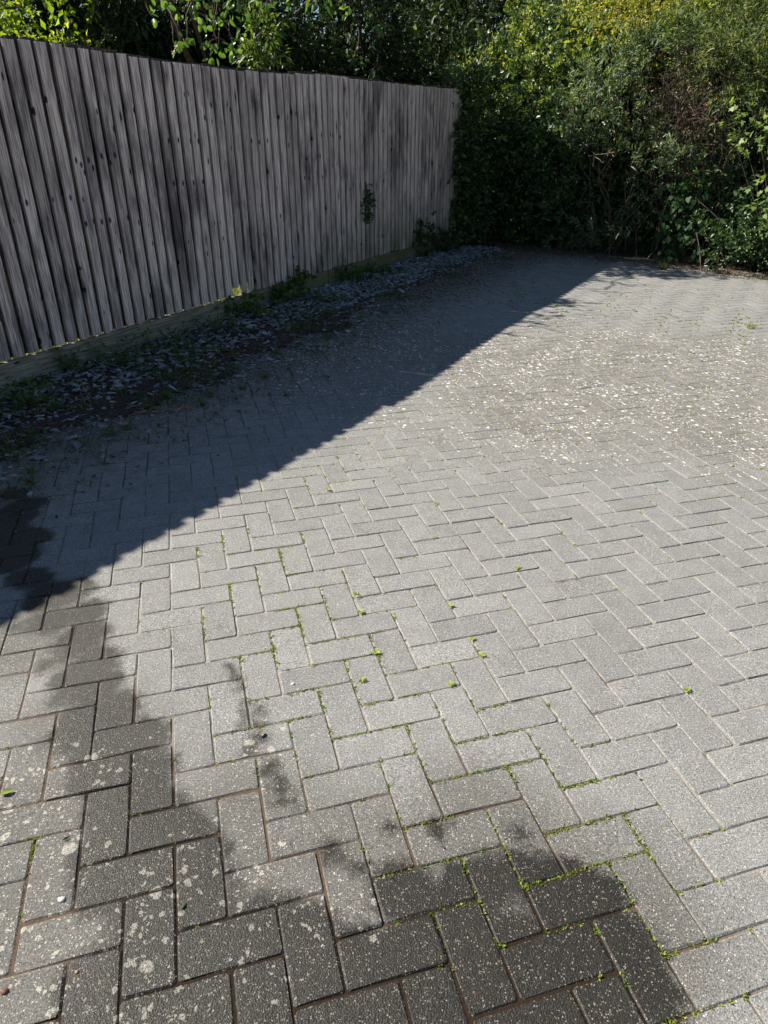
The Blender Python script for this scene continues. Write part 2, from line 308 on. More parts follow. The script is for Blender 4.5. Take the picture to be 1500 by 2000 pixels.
    li2 = s.math('MAXIMUM', s.math('MAXIMUM', spots(20, .15, s.math('MULTIPLY', nz, .6)), spots(85, .12, s.math('MULTIPLY', nz, .5))), spots(44, .12, s.math('MULTIPLY', nz, .8)))
    li2 = s.math('MULTIPLY', li2, s.ss(gr, .36, .54, .2, 1.))
    lcol = s.ramp(s.noise(Pf, 60, 2).outputs[0], [(.3, (.52, .51, .46)), (.6, (.74, .73, .68)), (.75, (.60, .58, .38))])
    base = s.mix(s.math('MULTIPLY', li, .92), base, lcol)
    base = s.mix(s.math('MULTIPLY', li2, s.math('MULTIPLY_ADD', wet, -.3, .75)), base, c4(.52, .49, .42))
    rough = s.math('MULTIPLY_ADD', wet, -.43, .89)
    hgt = s.math('ADD', n_fine.outputs[0], s.math('ADD', s.math('MULTIPLY', pick, .35), s.math('ADD', s.math('MULTIPLY', pits, -1.2), s.math('MULTIPLY', n_edge.outputs[0], .8))))
    return s.finish(base, rough, hgt, .36, .8, .0026)
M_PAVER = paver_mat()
def joint_mat():
    s = NT('joint_sand'); P = s.n('NewGeometry').outputs['Position']; Pf = s.vmath('MULTIPLY', P, (1, 1, 0))
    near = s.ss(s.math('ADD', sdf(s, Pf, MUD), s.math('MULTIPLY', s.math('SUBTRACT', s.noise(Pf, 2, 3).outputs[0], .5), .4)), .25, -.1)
    wet = s.ss(sdf(s, Pf, WET), .01, -.02)
    nf = s.noise(P, 160, 4, .7); nm = s.noise(Pf, 9, 3, .6)
    pale = s.mix(nf.outputs[0], c4(.16, .15, .13), c4(.46, .42, .36)); brown = s.mix(nf.outputs[0], c4(.035, .024, .014), c4(.19, .13, .08))
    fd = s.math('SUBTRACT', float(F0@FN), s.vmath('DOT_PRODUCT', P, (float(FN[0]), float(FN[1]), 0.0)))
    fence_shade_soil = s.ss(s.math('ADD', fd, s.math('MULTIPLY', nm.outputs[0], .5)), 2.7, 1.7)  # soil-filled joints, darkened across the fence's shadow band with shade in the colour
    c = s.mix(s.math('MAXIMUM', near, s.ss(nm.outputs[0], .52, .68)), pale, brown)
    c = s.mix(s.math('MULTIPLY', fence_shade_soil, .85), c, c4(.05, .04, .026))
    c = s.mix(s.math('MULTIPLY', wet, .95), c, s.vmath('MULTIPLY', c, (.2, .165, .14)))
    return s.finish(c, .95, nf.outputs[0], .2, .9, .004)
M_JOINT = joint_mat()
def slate_mat():
    s = NT('slate'); c = s.ramp(s.attr('rnd').outputs['Fac'], [(0, (.10, .12, .135)), (.5, (.20, .235, .255)), (.9, (.33, .36, .37)), (1, (.46, .46, .44))])
    nz = s.noise(s.n('NewGeometry').outputs['Position'], 60, 3); return s.finish(s.mix(.4, c, s.vmath('SCALE', c, s.math('MULTIPLY', nz.outputs[0], 2.)), 'MIX'), .6, nz.outputs[0], .4, .3, .003)
M_SLATE = slate_mat()
def wood_mat(name, light, dark, board=False):
    s = NT(name); oi = s.n('ObjectInfo'); rnd = oi.outputs['Random']
    P = s.n('NewGeometry').outputs['Position']; O = s.n('TexCoord').outputs['Object']
    off = s.vmath('SCALE', (3.1, 7.7, 5.3), s.math('MULTIPLY', rnd, 13.0)); Q = s.vmath('ADD', O, off)
    ax = (1, 1, .035) if not board else (.035, 1, 1)
    grain = s.noise(s.vmath('MULTIPLY', Q, ax), 130, 5, .65, .4); g2 = s.noise(s.vmath('MULTIPLY', Q, ax), 38, 3, .6, .8)
    streak = s.noise(s.vmath('MULTIPLY', P, (1.1, 1.1, .5) if not board else (1, 1, 1)), 2.6, 4, .65)
    qs = s.n('SeparateXYZ', {0: s.vmath('MULTIPLY', Q, (11., 11., 3.4) if not board else (3.4, 11, 11))}); kv = s.n('TexVoronoi', {'Vector': s.n('CombineXYZ', {0: qs.outputs[0], 1: qs.outputs[2]}).outputs[0], 'Scale': 1.0}, voronoi_dimensions='2D')
    kc = s.n('SeparateColor', {0: kv.outputs['Color']}); has = s.math('LESS_THAN', kc.outputs[0], .42)
    kd = kv.outputs['Distance']; rad = s.math('MULTIPLY_ADD', kc.outputs[1], .05, .035)
    kn = s.math('MULTIPLY', s.ss(s.math('SUBTRACT', kd, rad), .02, -.02), has)
    halo = s.math('MULTIPLY', s.math('MULTIPLY', s.ss(kd, .34, .06), has), s.math('GREATER_THAN', kc.outputs[2], .62))
    col = s.mix(s.ss(grain.outputs[0], .38, .62), c4(*dark), c4(*light))
    col = s.vmath('SCALE', col, s.math('MULTIPLY_ADD', rnd, .42, .78))
    col = s.mix(s.ss(g2.outputs[0], .5, .78, 0, .45), col, s.vmath('MULTIPLY', col, (.62, .56, .52)))
    col = s.mix(s.ss(streak.outputs[0], .50, .68, 0, .85), col, s.vmath('MULTIPLY', col, (.34, .33, .36)))
    if not board:
        st = sdf(s, s.vmath('MULTIPLY', s.vmath('ADD', P, s.vmath('SCALE', s.vmath('SUBTRACT', s.noise(s.vmath('MULTIPLY', P, (1, 1, .35)), 9, 3).outputs['Color'], (.5, .5, .5)), .22)), (1, 1, .45)), FSTAIN, .04)
        stm = s.math('MULTIPLY', s.ss(st, .05, -.05), s.ss(g2.outputs[0], .3, .55, .45, 1.))
        stm = s.math('MULTIPLY', stm, s.ss(s.noise(s.vmath('MULTIPLY', P, (1, 1, .06)), 24, 2).outputs[0], .36, .58, .25, 1.))
        col = s.mix(s.math('MULTIPLY', stm, .66), col, s.vmath('MULTIPLY', col, (.17, .17, .20)))
        fk = sdf(s, s.vmath('MULTIPLY', P, (1, 1, .5)), FKNOT, .001)
        col = s.mix(s.ss(fk, .035, .004, 0, .35), col, s.vmath('MULTIPLY', col, (1.15, 1.2, 1.35)))
        col = s.mix(s.ss(fk, .006, -.003, 0, .95), col, c4(.012, .011, .013))
    col = s.mix(s.math('MULTIPLY', halo, .7), col, s.vmath('MULTIPLY', col, (.3, .29, .33)))
    col = s.mix(s.math('MULTIPLY', kn, .93), col, c4(.012, .010, .012))
    z = s.n('SeparateXYZ', {0: P}).outputs[2]; y = s.n('SeparateXYZ', {0: P}).outputs[1]
    alg = s.math('MULTIPLY', s.ss(z, .75, .1), s.ss(y, 6.0, 9.5)); alg = s.math('MULTIPLY', alg, s.ss(streak.outputs[0], .3, .55))
    if board: alg = s.math('MULTIPLY', s.ss(y, 4.5, 8.), s.ss(streak.outputs[0], .25, .55))
    col = s.mix(s.math('MULTIPLY', alg, .75), col, c4(.10, .115, .045))
    return s.finish(col, .88, s.math('ADD', grain.outputs[0], s.math('MULTIPLY', kn, -1.)), .25, .55, .0025)
M_SLAT = wood_mat('weathered_slat', (.73, .61, .55), (.28, .225, .21))
M_BACKSLAT = wood_mat('groove_shade_backing', (.07, .06, .055), (.025, .02, .02))  # backing wood darkened in colour to carry the shade of the slat gaps
M_BOARD = wood_mat('gravel_board_wood', (.30, .28, .21), (.12, .11, .085), True)

# ------------------------------------------------------------------ ground and driveway
me = mesh_from('ground', [(-250, -250, -.06), (250, -250, -.06), (250, 300, -.06), (-250, 300, -.06)], [(0, 1, 2, 3)], M_GROUND)
tag(link(bpy.data.objects.new('ground', me)), kind='structure')
YAW = math.radians(15.70); OU, OV = 0.1134, 1.1590
CY, SY = math.cos(YAW), math.sin(YAW)
def lat(i, j):
    a = i*.1; b = -j*.1; return np.array([OU+CY*a-SY*b, OV+SY*a+CY*b])
STRIP = .80                     # width of the slate strip at the fence foot
def d_fence(p): return -(p-F0)@FN       # metres in front of the fence
def d_hedge(p): return -(p-H0)@HN       # metres in front of the hedge foot
def paved(p): return d_fence(p) > STRIP+.05 and d_hedge(p) > -.12 and p[1] > .05 and p[0] < 6.2
corners = [F0+FG*-4.7-FN*STRIP, F0+FG*7.6-FN*STRIP]
c_far = H0+HG*.1+HN*.2; c_right = H0+HG*7.2+HN*.2
poly = [corners[0], np.array([6.4, .0]), np.array([6.4, c_right[1]]), c_right, c_far, corners[1]]
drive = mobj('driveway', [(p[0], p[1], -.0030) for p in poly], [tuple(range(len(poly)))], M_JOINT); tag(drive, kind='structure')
def paver_mesh(name, lx, ly, seed, seg=3, ch=.0032, dp=.0026, zo=0.):
    r = np.random.default_rng(seed); hx, hy = lx/2, ly/2; c = .005
    def outline(ins, cc):
        X, Y = hx-ins, hy-ins; pts = []
        cs = [(X, -Y), (X, Y), (-X, Y), (-X, -Y)]
        for a in range(4):
            p, q = np.array(cs[a]), np.array(cs[(a+1) % 4]); d = unit(q-p)
            pts.append(p+d*cc)
            if seg > 2 and a % 2 == 1: pts.append((p+q)/2)
            pts.append(q-d*cc)
        return np.array(pts)
    o1 = outline(0, c); jit = r.normal(0, .0007, o1.shape); o2 = outline(ch, c)+r.normal(0, .0009, o1.shape)
    o1 = o1+jit; n = len(o1)
    V = [(x, y, -.03) for x, y in o1]+[(x, y, zo-dp) for x, y in o1]+[(x, y, zo+r.normal(0, .0003)) for x, y in o2]
    F = []
    for k in range(2):
        for i in range(n): F.append((k*n+i, k*n+(i+1) % n, (k+1)*n+(i+1) % n, (k+1)*n+i))
    F.append(tuple(2*n+i for i in range(n)))
    return V, F
VAR = [paver_mesh('p', .1965, .0965, 100+k) for k in range(12)]
VARM = [mesh_from('paver_block', v, f, M_PAVER) for v, f in VAR]
SIMPLE = paver_mesh('p', .1965, .0965, 5, seg=2, ch=.0026, dp=.002, zo=-.0012)
blocks = []
for i in range(-110, 90):
    for j in range(-125, 20):
        k = (i+j) % 4
        if k == 0: c = lat(i+1, j+.5); a = YAW
        elif k == 2: c = lat(i+.5, j+1); a = YAW+math.pi/2
        else: continue
        if paved(c): blocks.append((c, a))
def px_area(c, a):
    q = [np.array([c[0]+dx*math.cos(a)-dy*math.sin(a), c[1]+dx*math.sin(a)+dy*math.cos(a), 0]) for dx, dy in ((-.1, -.05), (.1, -.05), (.1, .05), (-.1, .05))]
    if min((p-EYE)@FW for p in q) < .2: return 0
    XY = np.array([prj(p)[:2] for p in q]); cx, cy = XY.mean(0)
    if cx < -60 or cx > 1560 or cy > 2070 or cy < 0: return 0
    x, y = XY.T; return .5*abs(np.dot(x, np.roll(y, -1))-np.dot(y, np.roll(x, -1)))
areas = np.array([px_area(c, a) for c, a in blocks]); order = np.argsort(-areas)
def wetd(p): return min(math.hypot(p[0]-x, p[1]-y)-r for x, y, r in WET)
SV, SF, ST = [], [], []; sn = 0
prng = np.random.default_rng(5)
for rank, bi in enumerate(order):
    c, a = blocks[bi]
    jz = prng.normal(0, .0006); jr = prng.normal(0, .004); jx, jy = prng.normal(0, .0009, 2); t = float(prng.normal(0, .048)); tx, ty = prng.normal(0, .0045, 2)
    if rank < 300:
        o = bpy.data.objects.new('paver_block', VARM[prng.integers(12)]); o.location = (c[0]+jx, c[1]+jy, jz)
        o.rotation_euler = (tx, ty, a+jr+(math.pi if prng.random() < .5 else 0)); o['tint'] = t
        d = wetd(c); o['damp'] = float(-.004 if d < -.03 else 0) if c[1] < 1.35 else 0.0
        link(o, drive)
    else:
        v = np.array(SIMPLE[0]); ca, sa = math.cos(a+jr), math.sin(a+jr)
        w = np.stack([c[0]+jx+v[:, 0]*ca-v[:, 1]*sa, c[1]+jy+v[:, 0]*sa+v[:, 1]*ca, v[:, 2]+jz*.6+(v[:, 0]*ty+v[:, 1]*tx)*.3], 1)
        SV.append(w); SF += [tuple(q+sn for q in f) for f in SIMPLE[1]]; sn += len(v); ST.append(np.full(len(v), t))
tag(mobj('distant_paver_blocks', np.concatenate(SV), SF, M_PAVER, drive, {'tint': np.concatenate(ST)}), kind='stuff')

# planting strip at the fence foot and bed under the hedge
V = [(*(F0+FG*-4.9-FN*STRIP), -.012), (*(F0+FG*8.2-FN*STRIP), -.012), (*(F0+FG*8.2+FN*6), -.012), (*(F0+FG*-4.9+FN*6), -.012)]
n1, n2 = 420, 22; gv = []
for a in range(n1+1):
    for b in range(n2+1):
        s_ = -4.9+13.1*a/n1; over = .03+(.20+.10*math.sin(s_*3.3)+.07*math.sin(s_*8.1+1)+random.gauss(0, .06))*min(1, max(0, (4.2-s_)/2)); d_ = -STRIP-over+(7.0+over)*(b/n2)**2
        gv.append((*(F0+FG*s_+FN*d_), (-.010 if b == 0 else .006 if d_ < -STRIP+.12 else -.006)+random.gauss(0, .005)))
gf = [(a*(n2+1)+b, (a+1)*(n2+1)+b, (a+1)*(n2+1)+b+1, a*(n2+1)+b+1) for a in range(n1) for b in range(n2)]
tag(mobj('soil_bed', gv, gf, M_SOIL), kind='structure')
hv = []; hf = []
for a in range(31):
    for b in range(7):
        p = H0+HG*(-.6+8.4*a/30)+HN*(.02+.75*b); hv.append((p[0], p[1], -.004+.03*min(b, 2)/2+random.gauss(0, .006)))
hf = [(a*7+b, (a+1)*7+b, (a+1)*7+b+1, a*7+b+1) for a in range(30) for b in range(6)]
tag(mobj('hedge_bed', hv, hf, M_SOIL), kind='structure')

# ------------------------------------------------------------------ fence
fence = empty('fence', fs(0, 0, 0)); fence.rotation_euler = (0, 0, math.atan2(FG[1], FG[0]))
tag(fence, 'weathered grey vertical slat fence on timber gravel boards along the driveway', 'fence')
# fence frame: local x along the fence, local y away from the camera side, z up
TOPX = [0, 90, 173, 300, 450, 563, 630, 683, 783, 883]; TOPY = [74, 82, 97, 117, 136, 144, 145, 152, 164, 173]
def top_z(s):
    z = 1.86
    for _ in range(6):
        x, y, w = prj(fs(s, 0, z))
        if x < 0 or s < .2: return 1.845-.05*min(max(.2-s, 0), 2.2)
        z += (y-np.interp(x, TOPX, TOPY))*w/FPX/.9
    return z
PITCHS = .1055; S0 = -4.4; NSL = int((7.55-S0)/PITCHS)
frng = np.random.default_rng(21)
def s_of_px(x, y): return (fp(x, y, 0)[:2]-F0)@FG
slit = {int(round((s_of_px(561, 160)-S0)/PITCHS-.5)): (.25, .010, .5), int(round((s_of_px(196, 140)-S0)/PITCHS-.5)): (.30, .004, .5), int(round((s_of_px(171, 110)-S0)/PITCHS-.5)): (.16, .004, .5)}
broken = int(round((s_of_px(462, 585)-S0)/PITCHS-.5))
holes = {}
for hx, hy in ((347, 474), (355, 507), (377, 471), (375, 505), (330, 274), (479, 340), (232, 147)):
    q = fp(hx, hy, 0); ss_ = (q[:2]-F0)@FG; k = int((ss_-S0)/PITCHS); holes.setdefault(k, []).append((ss_-S0-(k+.5)*PITCHS, q[2]))
def slat_geo(w, th, z0, z1, sl=None, hl=(), bow=0.0, rng=frng):
    """boxes: full slat, split by a slit at the top or by knot holes"""
    V = []; F = []
    def seg(xa, xb, za, zb, top=False):
        n = len(V); dz = rng.normal(0, .0025) if top else 0
        for z, e in ((za, 0), (zb, 1)):
            by = bow*math.sin(math.pi*(z-z0)/(z1-z0)); zz = z+(dz if e else 0)
            for x, y in ((xa, 0), (xb, 0), (xb, th), (xa, th)):
                V.append((x, y+by, zz+(.002*(x/w) if e and top else 0)))
        F.extend([(n, n+1, n+5, n+4), (n+1, n+2, n+6, n+5), (n+2, n+3, n+7, n+6), (n+3, n, n+4, n+7), (n+4, n+5, n+6, n+7), (n+3, n+2, n+1, n)])
    zs = z0; hl = sorted(hl, key=lambda q: q[1])
    for x, z in hl:
        x = max(-.006, min(.006, x)); r = .0045
        seg(-w/2, w/2, zs, z-r*1.4); seg(-w/2, x-r, z-r*1.4, z+r*1.4); seg(x+r, w/2, z-r*1.4, z+r*1.4); zs = z+r*1.4
    if sl:
        ln, g, at = sl; seg(-w/2, w/2, zs, z1-ln); xm = -w/2+at*w; seg(-w/2, xm-g/2, z1-ln, z1, True); seg(xm+g/2, w/2, z1-ln, z1, True)
    else:
        nseg = 3; e = np.linspace(zs, z1, nseg+1)
        for a in range(nseg): seg(-w/2, w/2, e[a], e[a+1], a == nseg-1)
    return V, F
for k in range(NSL):
    s_ = S0+(k+.5)*PITCHS; zt = top_z(s_); w = .073+frng.normal(0, .002); b0 = .1455+abs(frng.normal(0, .0065))
    if k == broken: b0 = .215
    V, F = slat_geo(w, .018, b0, zt+frng.normal(0, .003), slit.get(k), holes.get(k, ()), frng.normal(0, .003))
    o = mobj('slat', V, F, M_SLAT, fence); o.location = (s_, frng.normal(0, .0015), 0); o.rotation_euler = (0, frng.normal(0, .0016), frng.normal(0, .015))
    # rear slat closing the gap between this slat and the next
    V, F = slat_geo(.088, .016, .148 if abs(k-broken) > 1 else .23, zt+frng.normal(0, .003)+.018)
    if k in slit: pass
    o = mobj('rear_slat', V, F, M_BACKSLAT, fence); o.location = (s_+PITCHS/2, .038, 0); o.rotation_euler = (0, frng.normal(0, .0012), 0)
for z in (.42, 1.02, 1.62):
    for a in range(4):
        s0_, s1_ = S0+a*3.0, min(S0+a*3.0+2.996, 7.6)
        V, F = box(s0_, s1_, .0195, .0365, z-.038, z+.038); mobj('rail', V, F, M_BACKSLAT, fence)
for a in range(5):
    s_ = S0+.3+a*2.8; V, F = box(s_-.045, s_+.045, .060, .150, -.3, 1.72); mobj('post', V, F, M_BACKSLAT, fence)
GB = [S0-.05]+[(fp(x, y, 0)[:2]-F0)@FG for x, y in ((181, 680), (450, 605), (640, 545), (745, 520), (815, 500))]+[7.62]
for a in range(len(GB)-1):
    th = .03; dz = frng.normal(0, .003); V, F = box(GB[a]+.002, GB[a+1]-.002, -.004+frng.normal(0, .003), th, -.02, .144+dz); o = mobj('gravel_board', V, F, M_BOARD, fence)

# ------------------------------------------------------------------ slate chippings and litter along the fence
def chips(n, sfun, zfun, lo, hi, rng):
    V = []; F = []; A = []; c = 0
    for q in range(n):
        p = sfun(); r = rng.uniform(lo, hi); m = 6; th = np.sort(rng.uniform(0, 2*math.pi, m)); rr = r*rng.uniform(.6, 1.1, m); asp = rng.uniform(.5, .9)
        ang = rng.uniform(0, 6.28); tl = rng.normal(0, .22, 2); h = rng.uniform(.003, .007)
        x = np.cos(th)*rr; y = np.sin(th)*rr*asp; X = x*math.cos(ang)-y*math.sin(ang); Y = x*math.sin(ang)+y*math.cos(ang); Z = X*tl[0]+Y*tl[1]+zfun(p)
        V.append(np.concatenate([np.stack([p[0]+X, p[1]+Y, Z], 1), np.stack([p[0]+X*.93, p[1]+Y*.93, Z+h], 1)]))
        F += [tuple(c+m+i for i in range(m))]+[(c+i, c+(i+1) % m, c+m+(i+1) % m, c+m+i) for i in range(m)]; c += 2*m; A.append(np.full(2*m, rng.random()))
    return np.concatenate(V), F, np.concatenate(A)
crng = np.random.default_rng(3)
def strip_pt():
    while True:
        s_ = crng.uniform(-2.2, 7.5); d_ = crng.uniform(.0, STRIP+(.42 if s_ < 3.5 else .10))
        dens = .75+.25*min(1, max(0, (s_-1.0)/2)) if s_ < 3 else 1.0
        if s_ < 1.2 and d_ < .45: dens = .8
        if d_ > STRIP-.05: dens *= .3
        if crng.random() < dens: return F0+FG*s_-FN*d_
V, F, A = chips(5200, strip_pt, lambda p: crng.uniform(-.002, .012), .014, .04, crng)
V2, F2, A2 = chips(1100, lambda: F0+FG*crng.uniform(-2.2, 7.2)-FN*(STRIP+.02+abs(crng.normal(0, .34))), lambda p: .001, .006, .02, crng)
F = F+[tuple(q+len(V) for q in f) for f in F2]; V = np.concatenate([V, V2]); A = np.concatenate([A, A2])
tag(mobj('slate_chippings', V, F, M_SLATE, None, {'rnd': A}), 'loose blue-grey slate chippings along the foot of the fence', 'slate chippings', kind='stuff')
# fine litter on strip and over the paver edge, and at the hedge foot
P = []
for q in range(14000):
    s_ = crng.uniform(-2.5, 7.8); d_ = abs(crng.normal(STRIP*1.1, .36))
    P.append([*(F0+FG*s_-FN*d_), crng.uniform(.002, .014)])
for q in range(9500):
    s_ = crng.uniform(-.4, 6.5); d_ = -abs(crng.normal(0, .24))+.08; p = H0+HG*s_+HN*d_; P.append([*p, crng.uniform(.004, .02)])
for q in range(5200):
    t_ = crng.random(); p = H0+HG*crng.uniform(-.3, 2.6)-HN*abs(crng.normal(0, .55)) if t_ < .5 else F0+FG*crng.uniform(3.5, 7.6)-FN*(STRIP+abs(crng.normal(0, .45)))
    P.append([*p, crng.uniform(.001, .006)])
P = np.array(P); n = len(P); D = crng.normal(0, 1, (n, 3))*[1, 1, .12]
L = crng.uniform(.010, .032, n)
tag(leaf_obj('leaf_litter', leaves(P, D, L, L*crng.uniform(.25, .7, n), T_DIAM, nj=.3, rng=crng), M_LITTER), 'brown leaf and soil litter along the fence strip and hedge foot', 'leaf litter', kind='stuff')
# creeping low weeds over the strip and the paver edge
P = []
for q in range(13000):
    s_ = crng.uniform(-2.5, 6.5); d_ = STRIP*1.08+crng.normal(0, .33); nz = math.sin(s_*4.3+d_*5)+math.sin(s_*9.1-d_*7+1)+.5*math.sin(d_*17+s_*3)
    if nz > .25+.25*max(0, s_-2.5): P.append([*(F0+FG*s_-FN*d_), crng.uniform(0, .03)])
P = np.array(P); n = len(P); D = crng.normal(0, .6, (n, 3)); D[:, 2] = .5; L = crng.uniform(.012, .05, n)
tag(leaf_obj('creeping_weeds', leaves(P, D, L, L*crng.uniform(.12, .4, n), T_OVAL, nj=.5, rng=crng), M_WEED), 'low creeping weeds spread over the slate strip and paving edge', 'weeds', kind='stuff')
# straw: thin dry stalks
P = []
for q in range(1300):
    if q < 800: p = F0+FG*crng.uniform(-2, 7.6)-FN*crng.uniform(.1, 1.35)
    else: p = H0+HG*crng.uniform(-.2, 6)+HN*crng.normal(-.04, .12)
    P.append([*p, crng.uniform(.006, .03)])
P = np.array(P); n = len(P); D = crng.normal(0, 1, (n, 3))*[1, 1, .10]
tag(leaf_obj('dry_straw', leaves(P, D, crng.uniform(.05, .2, n), crng.uniform(.002, .004, n), T_BLADE, nj=.3, rng=crng), M_STRAW), 'scattered dry straw stalks at the fence and hedge foot', 'straw', kind='stuff')

# ------------------------------------------------------------------ moss in the joints
mrng = np.random.default_rng(8)
MB = [(1130, 1530, 90, 1.), (1000, 1495, 90, 1.), (870, 1530, 90, .9), (830, 1700, 110, 1.), (1010, 1720, 90, 1.), (1090, 1690, 90, 1.), (1200, 1690, 100, .8), (1330, 1930, 110, .9), (700, 1390, 90, .9), (650, 1450, 90, .8),
      (560, 1310, 80, .9), (480, 1400, 80, .8), (590, 1240, 80, .7), (400, 1260, 80, .5), (510, 1150, 80, .8), (560, 1110, 70, .5), (440, 1080, 60, .4), (420, 1440, 60, .6), (760, 1300, 90, .6), (900, 1420, 90, .6),
      (1180, 1800, 90, .7), (1380, 1720, 70, .5), (960, 1860, 100, .5), (300, 1600, 60, .15), (60, 1650, 40, .8), (1230, 1600, 90, .4), (740, 1160, 90, .25), (640, 930, 100, .25), (520, 950, 80, .3),
      (1080, 600, 25, .12), (1200, 610, 22, .2), (1290, 618, 20, .2), (1340, 628, 20, .2), (1450, 645, 30, .35), (1010, 575, 20, .3), (1270, 760, 200, .06), (1420, 840, 150, .08), (1000, 800, 220, .04), (850, 850, 150, .08), (1100, 900, 200, .05)]
tp = []; td = []; ti = []
for c, a in blocks:
    ca, sa = math.cos(a), math.sin(a)
    for u, v in [(x, .05) for x in np.arange(-.1, .1, .006)]+[(.1, y) for y in np.arange(-.05, .05, .006)]:
        u += mrng.normal(0, .003); v += mrng.normal(0, .002)
        p = np.array([c[0]+u*ca-v*sa, c[1]+u*sa+v*ca, -.004])
        if p[1] < .3: continue
        x, y, w = prj(p)
        if x < -80 or x > 1580 or y > 2080: continue
        pr = .012 if y > 800 else .003
        for bx, by, br, bw in MB:
            e = ((x-bx)**2+((y-by)*1.25)**2)/(br*br)
            if e < 4: pr += bw*math.exp(-e*1.1)
        nz = .5+.5*math.sin(p[0]*31+2*math.sin(p[1]*23))*math.sin(p[1]*37+p[0]*11)
        pr *= .25+1.1*nz*nz
        if mrng.random() < pr*.8: tp.append(p); ti.append(min(1, .35+.5*nz+mrng.normal(0, .12)))
tp = np.array(tp); ti = np.array(ti).clip(0, .88); m = 10
Q = np.repeat(tp, m, 0)+mrng.normal(0, 1, (len(tp)*m, 3))*[.0028, .0028, .001]
D = mrng.normal(0, .75, (len(Q), 3)); D[:, 2] = abs(D[:, 2])+.55
L = mrng.uniform(.0035, .0095, len(Q)); far = np.clip(np.linalg.norm(Q[:, :2], axis=1)/4, 1, 1.8); L = L*far
tag(leaf_obj('moss', leaves(Q, D, L, L*.55, T_DIAM, nj=.8, rng=mrng, rnd=(np.repeat(ti, m)+mrng.normal(0, .1, len(Q))).clip(0, 1)), M_MOSS), 'bright green moss growing in the joints between paving blocks', 'moss', kind='stuff')

# ------------------------------------------------------------------ seedlings and bits lying on the paving
def rosette(name, loc, n, L, W, mat, rng, tmpl=T_OVAL, lift=.35):
    th = np.arange(n)*2.4+rng.uniform(0, 6); D = np.stack([np.cos(th), np.sin(th), np.abs(rng.normal(lift, .15, n))], 1)
    P = np.zeros((n, 3))+[0, 0, .002]; l = L*rng.uniform(.7, 1.15, n)
    return leaf_obj(name, leaves(P, D, l, l*W/L, tmpl, nj=.2, rng=rng), mat)
srng = np.random.default_rng(31)
for x, y in ((735, 1275), (880, 1337), (922, 1248), (941, 1281), (705, 1196), (879, 1184), (694, 1160), (849, 1050), (1341, 1350), (707, 1330), (852, 985), (641, 958), (1010, 1110)):
    o = rosette('seedling', None, 7, .016, .008, M_SEED, srng); g = gnd(x, y); o.location = (g[0], g[1], 0.0); o.rotation_euler = (0, 0, srng.uniform(0, 6))
    tag(o, 'tiny pale green seedling rooted in a joint of the sunlit paving', 'seedling', 'seedlings in the sunlit paving joints')
def flat_bit(name, x, y, L, W, mat, label, cat, tmpl=T_OVAL, seed=1, az=0., z=.003):
    r = np.random.default_rng(seed); g = gnd(x, y); D = np.array([[math.cos(az), math.sin(az), .12]])
    V, F, A = leaves(np.zeros((1, 3)), D, L, W, tmpl, nj=.25, rng=r); V2 = np.concatenate([V, V-[0, 0, .0008]]); F2 = np.concatenate([F, F[:, ::-1]+len(V)])
    o = mobj(name, V2, F2, mat, None, {'rnd': np.concatenate([A, A])}); o.location = (g[0], g[1], z); return tag(o, label, cat)
flat_bit('fallen_leaf', 2, 1552, .028, .014, M_SEED, 'bright green fallen leaf at the left edge of the paving', 'leaf', T_ROUND, 2, .3, .003)
flat_bit('fallen_leaf', 122, 1643, .018, .006, M_APPLE, 'small green leaf blade on a dry dirty block below the bright fallen leaf', 'leaf', seed=3, az=.6)
flat_bit('fallen_leaf', 352, 1778, .018, .006, M_APPLE, 'small green leaf blade lying inside the dark damp stain', 'leaf', seed=4, az=1.2)
flat_bit('fallen_leaf', 508, 1440, .018, .010, M_STRAW, 'small orange-brown dry leaf on a damp spot', 'leaf', T_ROUND, 5, 1.3, .005)
flat_bit('fallen_leaf', 860, 1655, .017, .006, M_STRAW, 'curled tan seed husk on a grey block in the foreground', 'leaf', seed=6, az=-.5, z=.005)
def pebble(x, y, r, mat, label, seed):
    q = np.random.default_rng(seed); g = gnd(x, y); th = np.arange(7)*2*math.pi/7; rr = r*q.uniform(.75, 1.1, 7)
    V = [(math.cos(t)*k, math.sin(t)*k*.75, -.001) for t, k in zip(th, rr)]+[(math.cos(t)*k*.8, math.sin(t)*k*.6, r*.22) for t, k in zip(th, rr)]+[(0, 0, r*.28)]
    F = [(i, (i+1) % 7, 7+(i+1) % 7, 7+i) for i in range(7)]+[(7+i, 7+(i+1) % 7, 14) for i in range(7)]
    o = mobj('pebble', V, F, mat, smooth=True); o.location = (g[0], g[1], .0015); return tag(o, label, 'pebble')
M_PEBW = simple('white_stone', (.62, .6, .56), (.8, .79, .76), 90, .6); M_PEBO = simple('orange_stone', (.3, .15, .07), (.45, .26, .14), 90, .6); M_PEBR = simple('dark_red_stone', (.10, .04, .03), (.2, .09, .06), 90, .6)
pebble(120, 1757, .0085, M_PEBW, 'bright white pebble on the paving at the lower left', 1)
pebble(572, 1336, .007, M_PEBW, 'white flat chip on a dry block right of the small damp spot', 2)
pebble(150, 1899, .005, M_PEBO, 'orange grit pebble at the lower left corner of the damp stain', 3)
pebble(8, 1937, .009, M_PEBR, 'dark brown pebble at the bottom left edge of the paving', 5)

